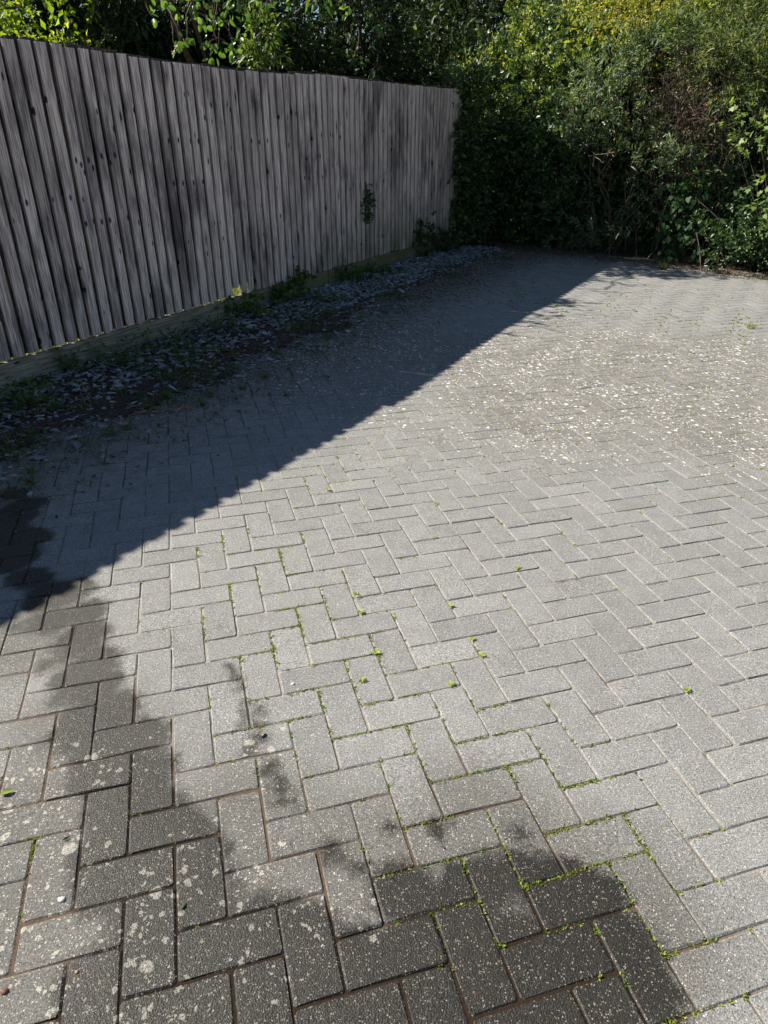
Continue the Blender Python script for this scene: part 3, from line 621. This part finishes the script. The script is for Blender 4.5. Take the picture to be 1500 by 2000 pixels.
# ------------------------------------------------------------------ weeds along the fence strip
wrng = np.random.default_rng(17)
def grass_tuft(x, y, h, n, label, group=None, mat=M_GRASS, w=.0035, spread=.5):
    g = gnd(x, y); P = np.concatenate([wrng.normal(0, .012, (n, 2)), np.zeros((n, 1))], 1); D = wrng.normal(0, spread, (n, 3)); D[:, 2] = 1
    o = leaf_obj('grass_tuft', leaves(P, D, h*wrng.uniform(.5, 1.1, n), w*wrng.uniform(.7, 1.3, n), T_BLADE, up=(0, 0, 1), nj=.8, rng=wrng), mat); o.location = (g[0], g[1], -.004); return tag(o, label, 'grass tuft', group)
for x, y, h in ((60, 855, .10), (110, 800, .12), (160, 870, .08), (215, 850, .09), (250, 838, .10), (330, 775, .09), (395, 792, .09), (412, 775, .10), (455, 700, .10), (520, 738, .08), (540, 690, .08), (505, 600, .1), (350, 705, .12),
                (60, 925, .08), (30, 900, .09), (58, 945, .06), (640, 660, .06), (640, 610, .09), (560, 772, .05), (475, 760, .06), (290, 800, .10), (240, 770, .12)):
    grass_tuft(x, y, h, 34, 'small grass tuft rooted in the shaded edge of the paving by the slate strip', 'grass tufts along the shaded paving edge')
grass_tuft(705, 620, .06, 60, 'low bright green grass tuft alone on the shaded paving below the fence middle', mat=M_MOSS, w=.005, spread=.9)
grass_tuft(1296, 527, .14, 60, 'upright green weed tuft on the sunlit edge under the hedge', mat=M_GRASS, w=.008)
grass_tuft(1420, 535, .12, 70, 'straw-coloured grass tuft at the hedge foot near the right edge', mat=M_STRAW, w=.004, spread=.8)
grass_tuft(1485, 545, .10, 60, 'straw-coloured grass tuft at the very right end of the hedge foot', mat=M_STRAW, w=.004, spread=.8)
grass_tuft(1465, 640, .07, 50, 'yellow-green grass clump in the far sunlit paving at the right', mat=M_MOSS, w=.004, spread=.9)
def leafy_weed(P0, R, n, L, W, tmpl, mat, label, name='leafy_weed', m=7, cat='weed', stems=9, group=None, origin=None):
    P0 = np.asarray(P0, float); base = np.array([P0[0], P0[1], 0.0]) if origin is None else np.asarray(origin, float)
    r = empty(name, base); tag(r, label, cat, group)
    P, D = in_ell(n, P0, R, .5, wrng); P[:, 2] = np.maximum(P[:, 2], .01)
    leaf_obj('foliage', twig_leaves(P, D*[1, 1, .5], m, L*1.6, L, W, tmpl, rng=wrng, tint=wrng.random(n)), mat, r, origin=None).matrix_parent_inverse = Matrix.Translation(-base_v(base))
    T = Tubes()
    for q in range(stems):
        e = P[wrng.integers(n)]; T.add(wob(base+[*wrng.normal(0, .02, 2), 0], e, 5, .015, wrng), .003, .0015, 4)
    T.build('stem', M_WEED, r).matrix_parent_inverse = Matrix.Translation(-base_v(base))
    return r
def base_v(b): return Vector([float(v) for v in b])
def fweed(x, y, d, R, n, L, W, tmpl, mat, label):
    g = fp(x, y, -d); leafy_weed((g[0], g[1], max(R[2]*.8, g[2])), R, n, L, W, tmpl, mat, label)
fweed(480, 595, .13, (.22, .16, .07), 34, .035, .026, T_ROUND, M_WEED, 'dark broad-leaved weed against the gravel board below the broken slat')
fweed(555, 575, .12, (.2, .14, .07), 32, .035, .026, T_ROUND, M_WEED, 'dark leafy weed clump at the gravel board right of the broken slat')
fweed(585, 545, .10, (.10, .08, .13), 28, .032, .024, T_ROUND, M_WEED, 'upright dark weed climbing the fence foot where two gravel boards meet')
fweed(685, 540, .11, (.26, .13, .08), 40, .035, .026, T_ROUND, M_WEED, 'spreading dark weed hiding a gravel board joint at mid fence')
fweed(745, 535, .18, (.28, .10, .04), 40, .025, .02, T_ROUND, M_WEED, 'low creeping green weed in front of the mossy gravel board')
fweed(832, 462, .12, (.16, .12, .26), 70, .035, .027, T_ROUND, M_DARK, 'dark ivy-like bush growing up the far end of the fence')
fweed(870, 470, .18, (.22, .18, .16), 90, .035, .027, T_ROUND, M_DARK, 'dark low bush in the corner between fence and hedge')
fweed(430, 650, .30, (.22, .2, .07), 70, .02, .009, T_OVAL, M_WEED, 'low feathery weed patch on the slate strip left of the broken slat')
fweed(330, 685, .30, (.35, .2, .08), 110, .02, .008, T_OVAL, M_WEED, 'wide tangle of fine weeds on the slate strip under the fence')
fweed(240, 730, .35, (.30, .2, .08), 90, .022, .009, T_OVAL, M_WEED, 'tangle of weeds between slate strip and paving on the left')
fweed(40, 835, .45, (.26, .2, .09), 80, .026, .014, T_OVAL, M_WEED, 'dark weeds on the slate strip at the left edge of the picture')
fweed(640, 590, .45, (.22, .16, .05), 60, .02, .009, T_OVAL, M_WEED, 'thin low weeds in the slate strip at mid fence')
fweed(140, 735, .12, (.12, .08, .08), 40, .022, .010, T_OVAL, M_WEED, 'small feathery weed at the gravel board on the left')
g = fp(717, 405, -.03); leafy_weed((g[0], g[1], g[2]), (.035, .03, .20), 34, .04, .026, T_ROUND, M_DARK, 'dark ivy sprig poking out between slats halfway up the fence', 'ivy_sprig', 5, 'ivy', 5, origin=(g[0]-.01, g[1]+.03, g[2]))
# dried root mat
g0, g1 = gnd(262, 812), gnd(372, 798); T = Tubes()
for q in range(16):
    o_ = wrng.normal(0, .018, 3)*[1, 1, .3]; u_ = sorted(wrng.uniform(-.1, 1.1, 2)); T.add(wob(g0+(g1-g0)*u_[0]+o_+[0, 0, .012], g0+(g1-g0)*u_[1]+wrng.normal(0, .03, 3)*[1, 1, .2]+[0, 0, .014], 9, .010, wrng), .0022, .0009, 4)
tag(T.build('dried_root', M_STEMPALE, origin=(g0+g1)/2*[1, 1, 0]), 'dried stringy root lying across the shaded paving on the left', 'root')
g0, g1 = gnd(345, 655), gnd(420, 640); T = Tubes(); T.add(wob(g0+[0, 0, .005], (g0+g1)/2+[0, 0, .09], 5, .01, wrng), .003, .0025, 5); T.add(wob((g0+g1)/2+[0, 0, .09], g1+[0, 0, .03], 5, .01, wrng), .0025, .0015, 5)
tag(T.build('dry_stalk', M_STEMPALE, origin=g0*[1, 1, 0]), 'arched dry stalk leaning on the gravel board', 'stalk')
for x, y, h, lab in ((165, 795, .13, 'thin dry upright stalk with bud, left of its twin near the slate strip'), (178, 790, .15, 'taller of two thin dry upright stalks near the slate strip'), (862, 570, .12, 'pale dry stalk standing at the shaded far paving edge')):
    g = gnd(x, y); T = Tubes(); T.add(wob(g-[0, 0, .006], g+[wrng.normal(0, .02), 0, h], 5, .004, wrng), .002, .0014, 4); T.add(wob(g+[0, 0, h*.97], g+[.003, 0, h*1.06], 3, .001, wrng), .004, .002, 5)
    tag(T.build('dry_stalk', M_STEMPALE, origin=g), lab, 'stalk')

# ------------------------------------------------------------------ hedge shrubs
def shrub(name, label, cat, base, leafparts, mat, stems, group=None, stem_mat=None, extra=None, crown='foliage', trunk='stem', r0=.014):
    r = empty(name, base); tag(r, label, cat, group); inv = Matrix.Translation(-base_v(base))
    for nm, parts, mt in [(crown, leafparts, mat)]+(extra or []):
        leaf_obj(nm, parts, mt, r).matrix_parent_inverse = inv
    for p0, p1, ra in stems:
        T = Tubes(); T.add(wob(p0, p1, 8, .05, hrng), ra, ra*.35, 6); T.build(trunk, stem_mat or M_BARK, r).matrix_parent_inverse = inv
    return r
def ells(specs, per, bias=.4):
    P = []; D = []
    for C, R in specs:
        n = int(per*(R[0]*R[1]+R[1]*R[2]+R[0]*R[2])); p, d = in_ell(int(n*.45), np.asarray(C)+[HN[0]*.12, HN[1]*.12, 0], np.asarray(R)*.86, .6, hrng); P.append(p); D.append(d)
        nc = max(3, int(n*.55/9)); p, d = in_ell(nc, C, np.asarray(R)*1.06, .18, hrng); p = np.repeat(p, 9, 0)+hrng.normal(0, .055, (nc*9, 3)); P.append(p); D.append(np.repeat(d, 9, 0))
    P = np.concatenate(P); D = np.concatenate(D); k = P[:, 2] > .04; return P[k], D[k]
def stems_to(base, tops, r=.02, spread=.25):
    return [(np.array([base[0]+hrng.normal(0, spread), base[1]+hrng.normal(0, spread), 0.0]), np.asarray(t), r*hrng.uniform(.6, 1.2)) for t in tops]
# 1 dark evergreen shrub left of the hedge
sp = [(hs(s_, d_, z), R) for s_, d_, z, R in [(-.2, 1.0, .6, (.5, .4, .6)), (.5, 1.1, .6, (.5, .4, .6)), (1.2, 1.15, .6, (.5, .4, .6)), (-.15, .45, .55, (.45, .45, .6)), (.55, .55, .6, (.5, .45, .6)), (1.15, .60, .65, (.5, .45, .65)), (-.1, .30, 1.4, (.55, .5, .6)), (.6, .30, 1.45, (.6, .5, .6)), (1.2, .35, 1.5, (.5, .45, .6)),
                                                        (-.05, .55, 2.1, (.6, .55, .6)), (.7, .60, 2.15, (.65, .55, .6)), (1.35, .65, 2.2, (.55, .5, .6)), (.3, .95, 2.75, (.7, .6, .5)), (1.1, .95, 2.85, (.7, .6, .5))]]+[(fs(7.5, -.14, .35), (.22, .2, .35)), (fs(7.52, -.10, 1.0), (.15, .17, .45)), (fs(7.5, -.06, 1.6), (.14, .15, .4)), (fs(7.55, .0, 2.05), (.22, .2, .22))]
P, D = ells(sp, 2000); zz = P[:, 2]; P[:, :2] += HN*((.30*np.clip(zz-1.1, 0, None))*(np.linalg.norm(P[:, :2]-(F0+FG*7.5), axis=1) > .45))[:, None]
lump = np.sin(P@[5.1, 4.3, 6.7])*np.sin(P@[-3.9, 6.1, 5.3]+1); tipm = (hrng.random(len(P)) < .04+(.45+.4*lump)*np.clip((zz-1.5)/1.0, 0, 1))  # young tips, more of them higher up to paint the sunlit top brighter
shrub('evergreen_shrub', 'dense dark glossy evergreen shrub in the corner at the fence end', 'shrub', hs(.6, .6, 0), twig_leaves(P[~tipm], D[~tipm], 7, .13, .060, .030, T_OVAL, rng=hrng), M_DARK,
      stems_to(hs(.6, .7, 0), [hs(0, .5, 2.), hs(.6, .6, 2.4), hs(1.2, .6, 2.3), hs(.3, .6, 1.6), hs(.9, .5, 1.7)], .025, .3), extra=[('young_sunlit_foliage', twig_leaves(P[tipm], D[tipm], 8, .12, .052, .026, T_OVAL, upb=.5, rng=hrng), M_TIP)])
# 2 backing privet behind the middle and right
sp = [(hs(s_, d_, z), R) for s_, d_, z, R in [(1.9, 1.05, .6, (.55, .4, .6)), (2.6, 1.05, .6, (.55, .4, .6)), (3.3, 1.1, .5, (.55, .4, .5)), (4.0, 1.15, .55, (.5, .4, .55)), (4.8, 1.1, .6, (.55, .4, .6)), (5.6, 1.1, .6, (.6, .4, .6)),
                                                        (2.0, .95, 1.5, (.6, .45, .6)), (2.8, .95, 1.5, (.6, .45, .6)), (3.6, 1.0, 1.5, (.6, .45, .6)), (4.4, 1.0, 1.45, (.55, .45, .6)), (5.3, 1.0, 1.5, (.6, .4, .6)),
                                                        (2.0, .8, 2.35, (.65, .55, .6)), (2.8, .8, 2.4, (.65, .55, .6)), (3.6, .95, 2.3, (.6, .5, .55)), (4.4, 1.0, 2.3, (.6, .5, .55)), (5.3, 1.0, 2.2, (.7, .5, .6)), (1.9, .9, 3.0, (.7, .6, .5)), (2.8, .9, 3.0, (.7, .6, .5))]]
P, D = ells(sp, 2000); zz = P[:, 2]; P[:, :2] += HN*((.30*np.clip(zz-1.1, 0, None))*(np.linalg.norm(P[:, :2]-(F0+FG*7.5), axis=1) > .45))[:, None]; lump = np.sin(P@[5.1, 4.3, 6.7])*np.sin(P@[-3.9, 6.1, 5.3]+1); tipm = hrng.random(len(P)) < .06+(.6+.4*lump)*np.clip((zz-1.4)/.9, 0, 1)  # bright tip share grows with height, putting the sunlit top into leaf colour
shrub('privet_hedge', 'tall green privet hedge with yellow-green tips behind the buddleia', 'hedge', hs(3.2, 1.0, 0), twig_leaves(P[~tipm], D[~tipm], 7, .14, .060, .030, T_OVAL, rng=hrng), M_DARK,
      [(hs(1.8+.55*q, 1.15, 0), hs(1.9+.55*q, 1.0, 1.5+.5*hrng.random()), .018) for q in range(7)], extra=[('young_sunlit_foliage', twig_leaves(P[tipm], D[tipm], 8, .13, .054, .027, T_OVAL, upb=.5, rng=hrng), M_TIP)])
# 3 golden shrub at the top
C = hp(1240, 20, .35); P, D = ells([(C, (.42, .35, .28)), (hp(1175, 10, .4), (.3, .3, .22)), (hp(1290, 45, .4), (.28, .25, .2))], 620)
shrub('golden_shrub', 'golden yellow leaved shrub top above the buddleia', 'shrub', hs(2.3, .75, 0), twig_leaves(P, D, 8, .10, .034, .018, T_OVAL, upb=.5, rng=hrng), M_GOLD, stems_to(hs(2.3, .8, 0), [C, hp(1175, 20, .4)], .015, .1))
# 4 buddleia: arching shoots with long narrow leaves and rusty spent spikes
def shoots(targets, root, n_each, jit, L=.105, W=.018, per=16, tip=.34):
    parts = []; tb = []
    for C, R in targets:
        for q in range(n_each):
            e = np.asarray(C)+hrng.normal(0, 1, 3)*R*.6; out = unit(np.array([*(-HN*.8), .35])+hrng.normal(0, .45, 3)); b = e-out*tip
            t = np.sort(hrng.random(per)); Q = b+out*(t*tip)[:, None]; sd = hrng.normal(0, 1, (per, 3)); sd -= (sd@out)[:, None]*out
            dd = unit(out*(.35+.7*t[:, None])+unit(sd)*.85+[0, 0, .05])
            l = L*(1.15-.55*t)*hrng.uniform(.8, 1.2, per); parts.append(leaves(Q, dd, l, l*W/L, T_OVAL, up=HUP, nj=.5, rng=hrng, rnd=(hrng.random()*.6+.4*hrng.random(per)))); tb.append((b, e))
    return parts, tb
BT = [(hp(1130, 140, -.25), np.array([.28, .2, .16])), (hp(1190, 150, -.2), np.array([.3, .2, .22])), (hp(1110, 195, -.3), np.array([.22, .2, .12])), (hp(1170, 215, -.3), np.array([.25, .2, .16])), (hp(1240, 120, -.1), np.array([.25, .2, .2])),
      (hp(1110, 255, -.1), np.array([.15, .2, .12])), (hp(1180, 285, .15), np.array([.25, .2, .2])), (hp(1270, 255, .05), np.array([.22, .2, .2])), (hp(1310, 290, -.05), np.array([.2, .2, .14])), (hp(1080, 370, .1), np.array([.2, .2, .15])),
      (hp(1120, 410, .18), np.array([.3, .2, .25])), (hp(1180, 440, .18), np.array([.3, .2, .22])), (hp(1110, 470, .12), np.array([.3, .2, .12])), (hp(1240, 380, .3), np.array([.25, .2, .25])), (hp(1230, 60, .0), np.array([.3, .2, .2])), (hp(1320, 60, .1), np.array([.3, .2, .2]))]
root = hs(2.0, .45, 0); parts, tb = shoots(BT, root, 17, 0); r = empty('buddleia', root); inv = Matrix.Translation(-base_v(root))
tag(r, 'buddleia bush with long grey-green leaves and rusty spent flower spikes in mid hedge', 'shrub')
leaf_obj('foliage', parts, M_BUD, r).matrix_parent_inverse = inv
for q in range(11):
    C = BT[q][0]; T = Tubes(); T.add(wob(root+[*hrng.normal(0, .15, 2), 0], C+np.array([*(HN*.2), 0]), 9, .05, hrng), .011, .004, 6); T.build('stem', M_BARK, r).matrix_parent_inverse = inv
T = Tubes()
for b, e in tb: T.add(np.stack([b, (b+e)/2, e]), .0035, .002, 4)
o = T.build('twig', M_BARK, r); o.matrix_parent_inverse = inv; o['kind'] = 'stuff'
def spike(px, py, d, ang, L):
    b = hp(px, py, d); dr = unit(RT*math.cos(ang)+np.array([0, 0, 1])*math.sin(ang)+np.array([0, -.2, 0])); n = 120
    t = hrng.random(n); Q = b+dr*(t*L)[:, None]; w = .012*(1-.6*t); sd = unit(hrng.normal(0, 1, (n, 3))); return leaves(Q, unit(sd+dr*.4), w*1.4, w*.8, T_DIAM, nj=.9, rng=hrng)
for px, py, a, L in ((1105, 213, 3.9, .11), (1117, 208, 4.2, .12), (1170, 205, 4.6, .20), (1140, 240, 4.5, .07), (1066, 183, 4.0, .10), (1050, 178, 3.2, .06), (1115, 200, .2, .06), (1190, 200, .1, .09), (1172, 195, 1.4, .04), (1135, 192, .4, .06), (1190, 290, 4.6, .09), (1265, 165, 4.2, .06), (1305, 280, 4.3, .05), (1300, 98, 3.9, .1), (1340, 130, 4.2, .07)):
    leaf_obj('flower_spike', spike(px, py, -.42, a, L), M_RUST, r).matrix_parent_inverse = inv
T = Tubes()
for a, b in (((1150, 305), (1200, 297)), ((1160, 306), (1180, 318)), ((1160, 306), (1158, 326)), ((1185, 302), (1196, 290)), ((1165, 304), (1155, 296)), ((1192, 299), (1200, 306))): T.add(wob(hp(*a, -.4), hp(*b, -.42), 5, .006, hrng), .005, .0025, 5)
T.build('dead_branch', M_STEMPALE, r).matrix_parent_inverse = inv
# 5 dead bramble tangle
root = hs(3.3, .45, 0); r = empty('dead_bramble', root); inv = Matrix.Translation(-base_v(root)); tag(r, 'tangle of dead brown bramble stems on the right of the hedge', 'dead bush')
T = Tubes()
for q in range(330):
    a = hp(hrng.normal(1345, 48), hrng.normal(205, 62), hrng.uniform(-.05, .5)); v = unit(hrng.normal(0, 1, 3)*[1, .6, 1.3]); l = hrng.uniform(.12, .5); T.add(wob(a-v*l/2, a+v*l/2, 6, .035, hrng), hrng.uniform(.002, .0055), .001, 4)
for q in range(40):
    a = hp(hrng.normal(1345, 55), hrng.normal(170, 40), hrng.uniform(0, .4)); T.add(wob(root+[*hrng.normal(0, .35, 2), 0]+np.array([*(HN*.3), 0]), a, 9, .06, hrng), .006, .002, 5)
T.build('stem', M_TWIG, r).matrix_parent_inverse = inv
n = 1500; P = np.array([hp(hrng.normal(1340, 48), hrng.normal(215, 60), hrng.uniform(-.05, .4)) for _ in range(n)])
leaf_obj('withered_leaf', leaves(P, hrng.normal(0, 1, (n, 3))-[0, 0, .8], hrng.uniform(.03, .07, n), hrng.uniform(.006, .018, n), T_OVAL, nj=1, rng=hrng), M_LITTER, r).matrix_parent_inverse = inv
# 6 olive fine-leaved shrub, upper right
P, D = ells([(hp(1400, 40, .45), (.5, .4, .4)), (hp(1440, 140, .35), (.45, .35, .4)), (hp(1490, 100, .35), (.5, .4, .5)), (hp(1370, 110, .45), (.35, .3, .35)), (hp(1540, 180, .4), (.5, .4, .5))], 620, .5)
shrub('olive_shrub', 'fine-leaved yellowish olive shrub at the upper right of the hedge', 'shrub', hs(4.2, .7, 0), twig_leaves(P, D, 9, .16, .062, .013, T_OVAL, upb=.4, rng=hrng), M_OLIVE, stems_to(hs(4.2, .75, 0), [hp(1400, 60, .45), hp(1450, 140, .4), hp(1490, 100, .4)], .014, .2), stem_mat=M_TWIG)
# 7 bindweed
n = 190; P = np.stack([hp(x, y, d) for x, y, d in zip(hrng.normal(1335, 30, n).clip(1275, 1400), hrng.uniform(350, 505, n), hrng.uniform(.05, .25, n))]); D = hrng.normal(0, .35, (n, 3))+[*(-HN*.35), -.9]
L = hrng.uniform(.055, .095, n); root = hs(3.0, .25, 0); r = empty('bindweed', root); inv = Matrix.Translation(-base_v(root)); tag(r, 'bindweed with large heart-shaped leaves low in the hedge', 'climbing plant')
leaf_parts('leaf', P, D, L, L*.8, T_HEART, M_HEART, r, inv, (-HN[0], -HN[1], .5), .35, hrng)
T = Tubes()
for q in range(14): T.add(wob(root+[*hrng.normal(0, .15, 2), 0], P[q*7], 8, .05, hrng), .0035, .002, 4)
T.build('stem', M_WEED, r).matrix_parent_inverse = inv
# 8 pale lobed-leaf sapling at the right edge
pts = [(1430, 205), (1445, 225), (1420, 235), (1440, 215), (1490, 230), (1470, 265), (1495, 262), (1480, 290), (1430, 280), (1490, 355), (1470, 365), (1485, 380), (1495, 345), (1500, 400), (1475, 395), (1510, 300), (1520, 240), (1495, 420), (1450, 290), (1480, 250)]
P = []; 
for x, y in pts:
    for q in range(4): P.append(hp(x+hrng.normal(0, 8), y+hrng.normal(0, 7), -.22+hrng.normal(0, .05)))
P = np.array(P); n = len(P); D = hrng.normal(0, .6, (n, 3))+[*(-HN*.6), -.2]; L = hrng.uniform(.05, .085, n); root = hs(4.35, .3, 0); r = empty('sapling', root); inv = Matrix.Translation(-base_v(root))
tag(r, 'sapling with pale green lobed leaves catching sun at the right edge', 'sapling'); leaf_parts('leaf', P, D, L, L*.9, T_PALM, M_PALM, r, inv, (-.5, -.3, .8), .35, hrng)
T = Tubes(); tops = [hp(1440, 215, -.2), hp(1485, 250, -.2), hp(1490, 360, -.2), hp(1500, 300, -.2), hp(1435, 280, -.2)]
for e in tops: T.add(wob(root, e, 8, .03, hrng), .008, .002, 5)
T.build('stem', M_BARK, r).matrix_parent_inverse = inv
# 9 low small-leaved shrub, right foot
P, D = ells([(hp(1440, 480, .15), (.35, .28, .25)), (hp(1400, 400, .25), (.28, .25, .25)), (hp(1500, 470, .1), (.35, .28, .3)), (hp(1380, 340, .3), (.22, .2, .2)), (hp(1490, 410, .15), (.2, .2, .2)), (hp(1570, 450, .15), (.4, .3, .4))], 900, .5)
shrub('small_leaved_shrub', 'small-leaved green shrub low at the right end of the hedge', 'shrub', hs(4.1, .35, 0), twig_leaves(P, D, 7, .11, .040, .023, T_ROUND, rng=hrng), M_DARK, stems_to(hs(4.1, .4, 0), [hp(1440, 460, .2), hp(1400, 390, .3), hp(1500, 450, .2), hp(1490, 350, .3)], .009, .2))
# 10 dark holly behind, top right corner
P, D = ells([(hs(5.6, 2.6, 2.5), (.8, .8, 1.2)), (hs(6.4, 2.4, 2.2), (.8, .8, 1.3)), (hs(5.2, 2.7, 1.3), (.8, .7, 1.2)), (hs(6.2, 2.6, 3.3), (.9, .8, .9))], 420)
shrub('holly_tree', 'dark blue-green holly in the top right corner behind the hedge', 'tree', hs(5.9, 2.6, 0), twig_leaves(P, D, 9, .18, .07, .035, T_OVAL, rng=hrng), M_DARK, [(hs(5.9, 2.6, 0), hs(5.8, 2.5, 2.6), .07)], crown='crown', trunk='trunk')

P, D = ells([(hp(960, 20, 2.6), (.9, .8, .9)), (hp(885, 20, 2.8), (.9, .8, .9)), (hp(820, 10, 3.0), (.9, .8, .9)), (hp(750, 10, 3.2), (.9, .8, .9)), (hp(1040, 10, 2.6), (.9, .8, .8)), (hp(900, 120, 2.8), (1.2, .8, .9))], 420)
shrub('background_tree', 'dark green tree filling the gap above the fence end behind the hedge', 'tree', hs(.4, 2.5, 0), twig_leaves(P, D, 9, .18, .07, .035, T_OVAL, rng=hrng), M_CON, [(hs(.4, 2.5, 0), hp(900, 60, 2.8), .08)], crown='crown', trunk='trunk')

# ------------------------------------------------------------------ trees and shrubs behind the fence
trng = np.random.default_rng(99)
def mass(s0, s1, d0, d1, cap, n, zmin=.9):
    P = np.stack([trng.uniform(s0, s1, n), d0+(d1-d0)*trng.random(n)**1.25, trng.random(n)], 1); out = []
    zc = np.array([cap(s_, d_) for s_, d_ in P[:, :2]]); zz = zmin+(zc-zmin)*P[:, 2]
    lump = np.sin(P[:, 0]*3.1+zz*2.3)+np.sin(P[:, 0]*5.3-zz*4.1+P[:, 1]*3.3)+np.sin(P[:, 1]*4.7+zz*3.7); k = lump > -1.0
    XY = F0+FG*P[:, 0:1]+FN*P[:, 1:2]; W = np.concatenate([XY, zz[:, None]], 1)[k]
    return W, unit(np.concatenate([np.tile(-FN, (len(W), 1)), np.zeros((len(W), 1))], 1)*.5+trng.normal(0, .6, (len(W), 3)))
cap_low = lambda s_, d_: min(1.35+.60*d_+.12*math.sin(s_*4.1), 4.6)
P, D = mass(-2.2, 3.5, 2.3, 3.1, lambda s_, d_: 2.8+.15*math.sin(s_*5)+.12*math.sin(s_*11), 1150, 1.5)
shrub('backlit_tree', 'sunlit yellow-green leafy tree behind the fence at the top left', 'tree', fs(1.2, 2.8, 0), twig_leaves(P, D, 7, .22, .075, .038, T_OVAL, rng=trng), M_BACK, [(fs(1.2, 2.8, 0), fs(1.2, 2.8, 2.3), .07)]+[(fs(1.2, 2.8, 1.3+.1*q), fs(-.8+q*1.0, 2.7, 2.6), .025) for q in range(5)], crown='crown', trunk='trunk')
P, D = mass(3.4, 6.4, 1.9, 5.2, lambda s_, d_: min(1.35+.60*d_+.12*math.sin(s_*4.1), 4.6)+.15, 13500, .7)
shrub('conifer_hedge', 'dark drooping conifer behind the fence left of the apple branches', 'conifer', fs(4.8, 3.2, 0), twig_leaves(P, D*[1, 1, .3]-[0, 0, .5], 10, .24, .085, .026, T_DIAM, upb=-.5, rng=trng), M_CON, [(fs(4.2, 3.2, 0), fs(4.2, 3.3, 2.8), .08), (fs(5.5, 3.2, 0), fs(5.5, 3.3, 2.8), .08)], crown='crown', trunk='trunk')
cap_far = lambda s_, d_: min(1.85+.64*d_+.1*math.sin(s_*4), 4.4) if s_ < 5.6 else (3.45 if s_ < 7.2 else 2.75)+.25*math.sin(s_*6+d_*3)
P, D = mass(4.7, 9.8, .55, 4.2, cap_far, 13500, .5)
shrub('dark_laurel', 'near-black dense laurel behind the right half of the fence', 'shrub', fs(7, 2.0, 0), twig_leaves(P, D, 8, .2, .085, .036, T_OVAL, rng=trng), M_CON, [(fs(5.2+q*1.1, 1.9, 0), fs(5.3+q*1.1, 2.0, 2.6), .05) for q in range(4)], crown='crown', trunk='trunk')
# apple tree with overhanging branches
root = fs(4.4, 1.7, 0); r = empty('apple_tree', root); inv = Matrix.Translation(-base_v(root)); tag(r, 'apple tree with bright round leaves and blossom hanging over the fence', 'tree')
CL = [(345, 95), (352, 78), (365, 88), (410, 85), (420, 105), (408, 110), (435, 95), (455, 90), (462, 100), (350, 10), (380, 15), (400, 25), (420, 20), (440, 20), (370, 5), (390, 8), (330, 5), (415, 45), (430, 42), (445, 25), (460, 10), (505, 5), (515, 12), (485, 40), (525, 70),
      (600, 5), (620, 8), (640, 12), (655, 15), (670, 8), (682, 25), (688, 40), (690, 18), (725, 25), (735, 40), (745, 55), (752, 65), (755, 78), (715, 30), (785, 10), (690, 105), (700, 115), (708, 120), (635, 118), (727, 148), (735, 152), (720, 150), (790, 5), (770, 12), (800, 52), (560, 10), (470, 70), (300, 15), (290, 5), (640, 2), (450, 5)]
P = []; tw = Tubes()
for x, y in CL:
    c = fp(x, y, trng.uniform(.35, .9)); st = c+[trng.normal(0, .08), trng.normal(0, .1), trng.uniform(.12, .3)]; tw.add(wob(st, c, 4, .02, trng), .006, .002, 4)
    for q in range(5): P.append(c+trng.normal(0, .035, 3))
P = np.array(P); n = len(P); L = trng.uniform(.045, .075, n); D = trng.normal(0, .6, (n, 3))+[0, 0, -.6]
leaf_parts('leaf', P, D, L, L*.62, T_ROUND, M_APPLE, r, inv, (.3, -.5, .8), .6, trng)
for a, b in (((300, -30), (470, 60)), ((380, -40), (440, 80)), ((560, -40), (700, 20)), ((640, -40), (755, 60)), ((700, -20), (700, 100)), ((330, -30), (350, 70)), ((700, -30), (800, 20))):
    T = Tubes(); T.add(wob(fp(*a, .8), fp(*b, .6), 8, .03, trng), .012, .004, 5); T.build('branch', M_BARK, r).matrix_parent_inverse = inv
for a in ((300, -30), (380, -40), (560, -40), (640, -40), (700, -25), (330, -30)): T = Tubes(); T.add(wob(root+[0, 0, 1.6], fp(*a, .8), 7, .06, trng), .03, .012, 6); T.build('limb', M_BARK, r).matrix_parent_inverse = inv
o = tw.build('twig', M_BARK, r); o.matrix_parent_inverse = inv; o['kind'] = 'stuff'
T = Tubes(); T.add(wob(root, root+[.05, .05, 1.7], 6, .03, trng), .08, .05, 8); T.build('trunk', M_BARK, r).matrix_parent_inverse = inv
for x, y in ((698, 95), (730, 142), (340, 103), (345, 93), (394, 42)):
    c = fp(x, y, .5); th = np.arange(5)*1.257; D = np.stack([np.cos(th), np.sin(th)*.6-.5, np.sin(th)*.8], 1); leaf_obj('blossom', leaves(np.tile(c, (5, 1)), D, .024, .018, T_ROUND, nj=.2, rng=trng), M_WHITE, r).matrix_parent_inverse = inv
# elder
P, D = in_ell(120, fp(508, 85, .6), (.18, .2, .35), .5, trng)
shrub('elder_shrub', 'thin dark elder with drooping leaves just over the fence beside the apple', 'shrub', fs(4.6, .7, 0), twig_leaves(P, D, 6, .1, .07, .028, T_OVAL, upb=-.2, rng=trng), M_WEED, [(fs(4.6, .7, 0), fp(508, 70, .6), .014), (fs(4.7, .75, 0), fp(525, 60, .6), .012)])
# sunlit grass on the far side of the fence
n = 5200; P = np.array([[*(F0+FG*trng.uniform(-3, 7)+FN*(.2+abs(trng.normal(0, 1.2)))), .0] for _ in range(n)]); D = trng.normal(0, .4, (n, 3)); D[:, 2] = 1
tag(leaf_obj('rough_grass', leaves(P, D, trng.uniform(.10, .28, n), .008, T_BLADE, nj=.8, rng=trng), M_SEED), 'rough sunlit grass behind the fence seen through gaps', 'grass', kind='stuff')
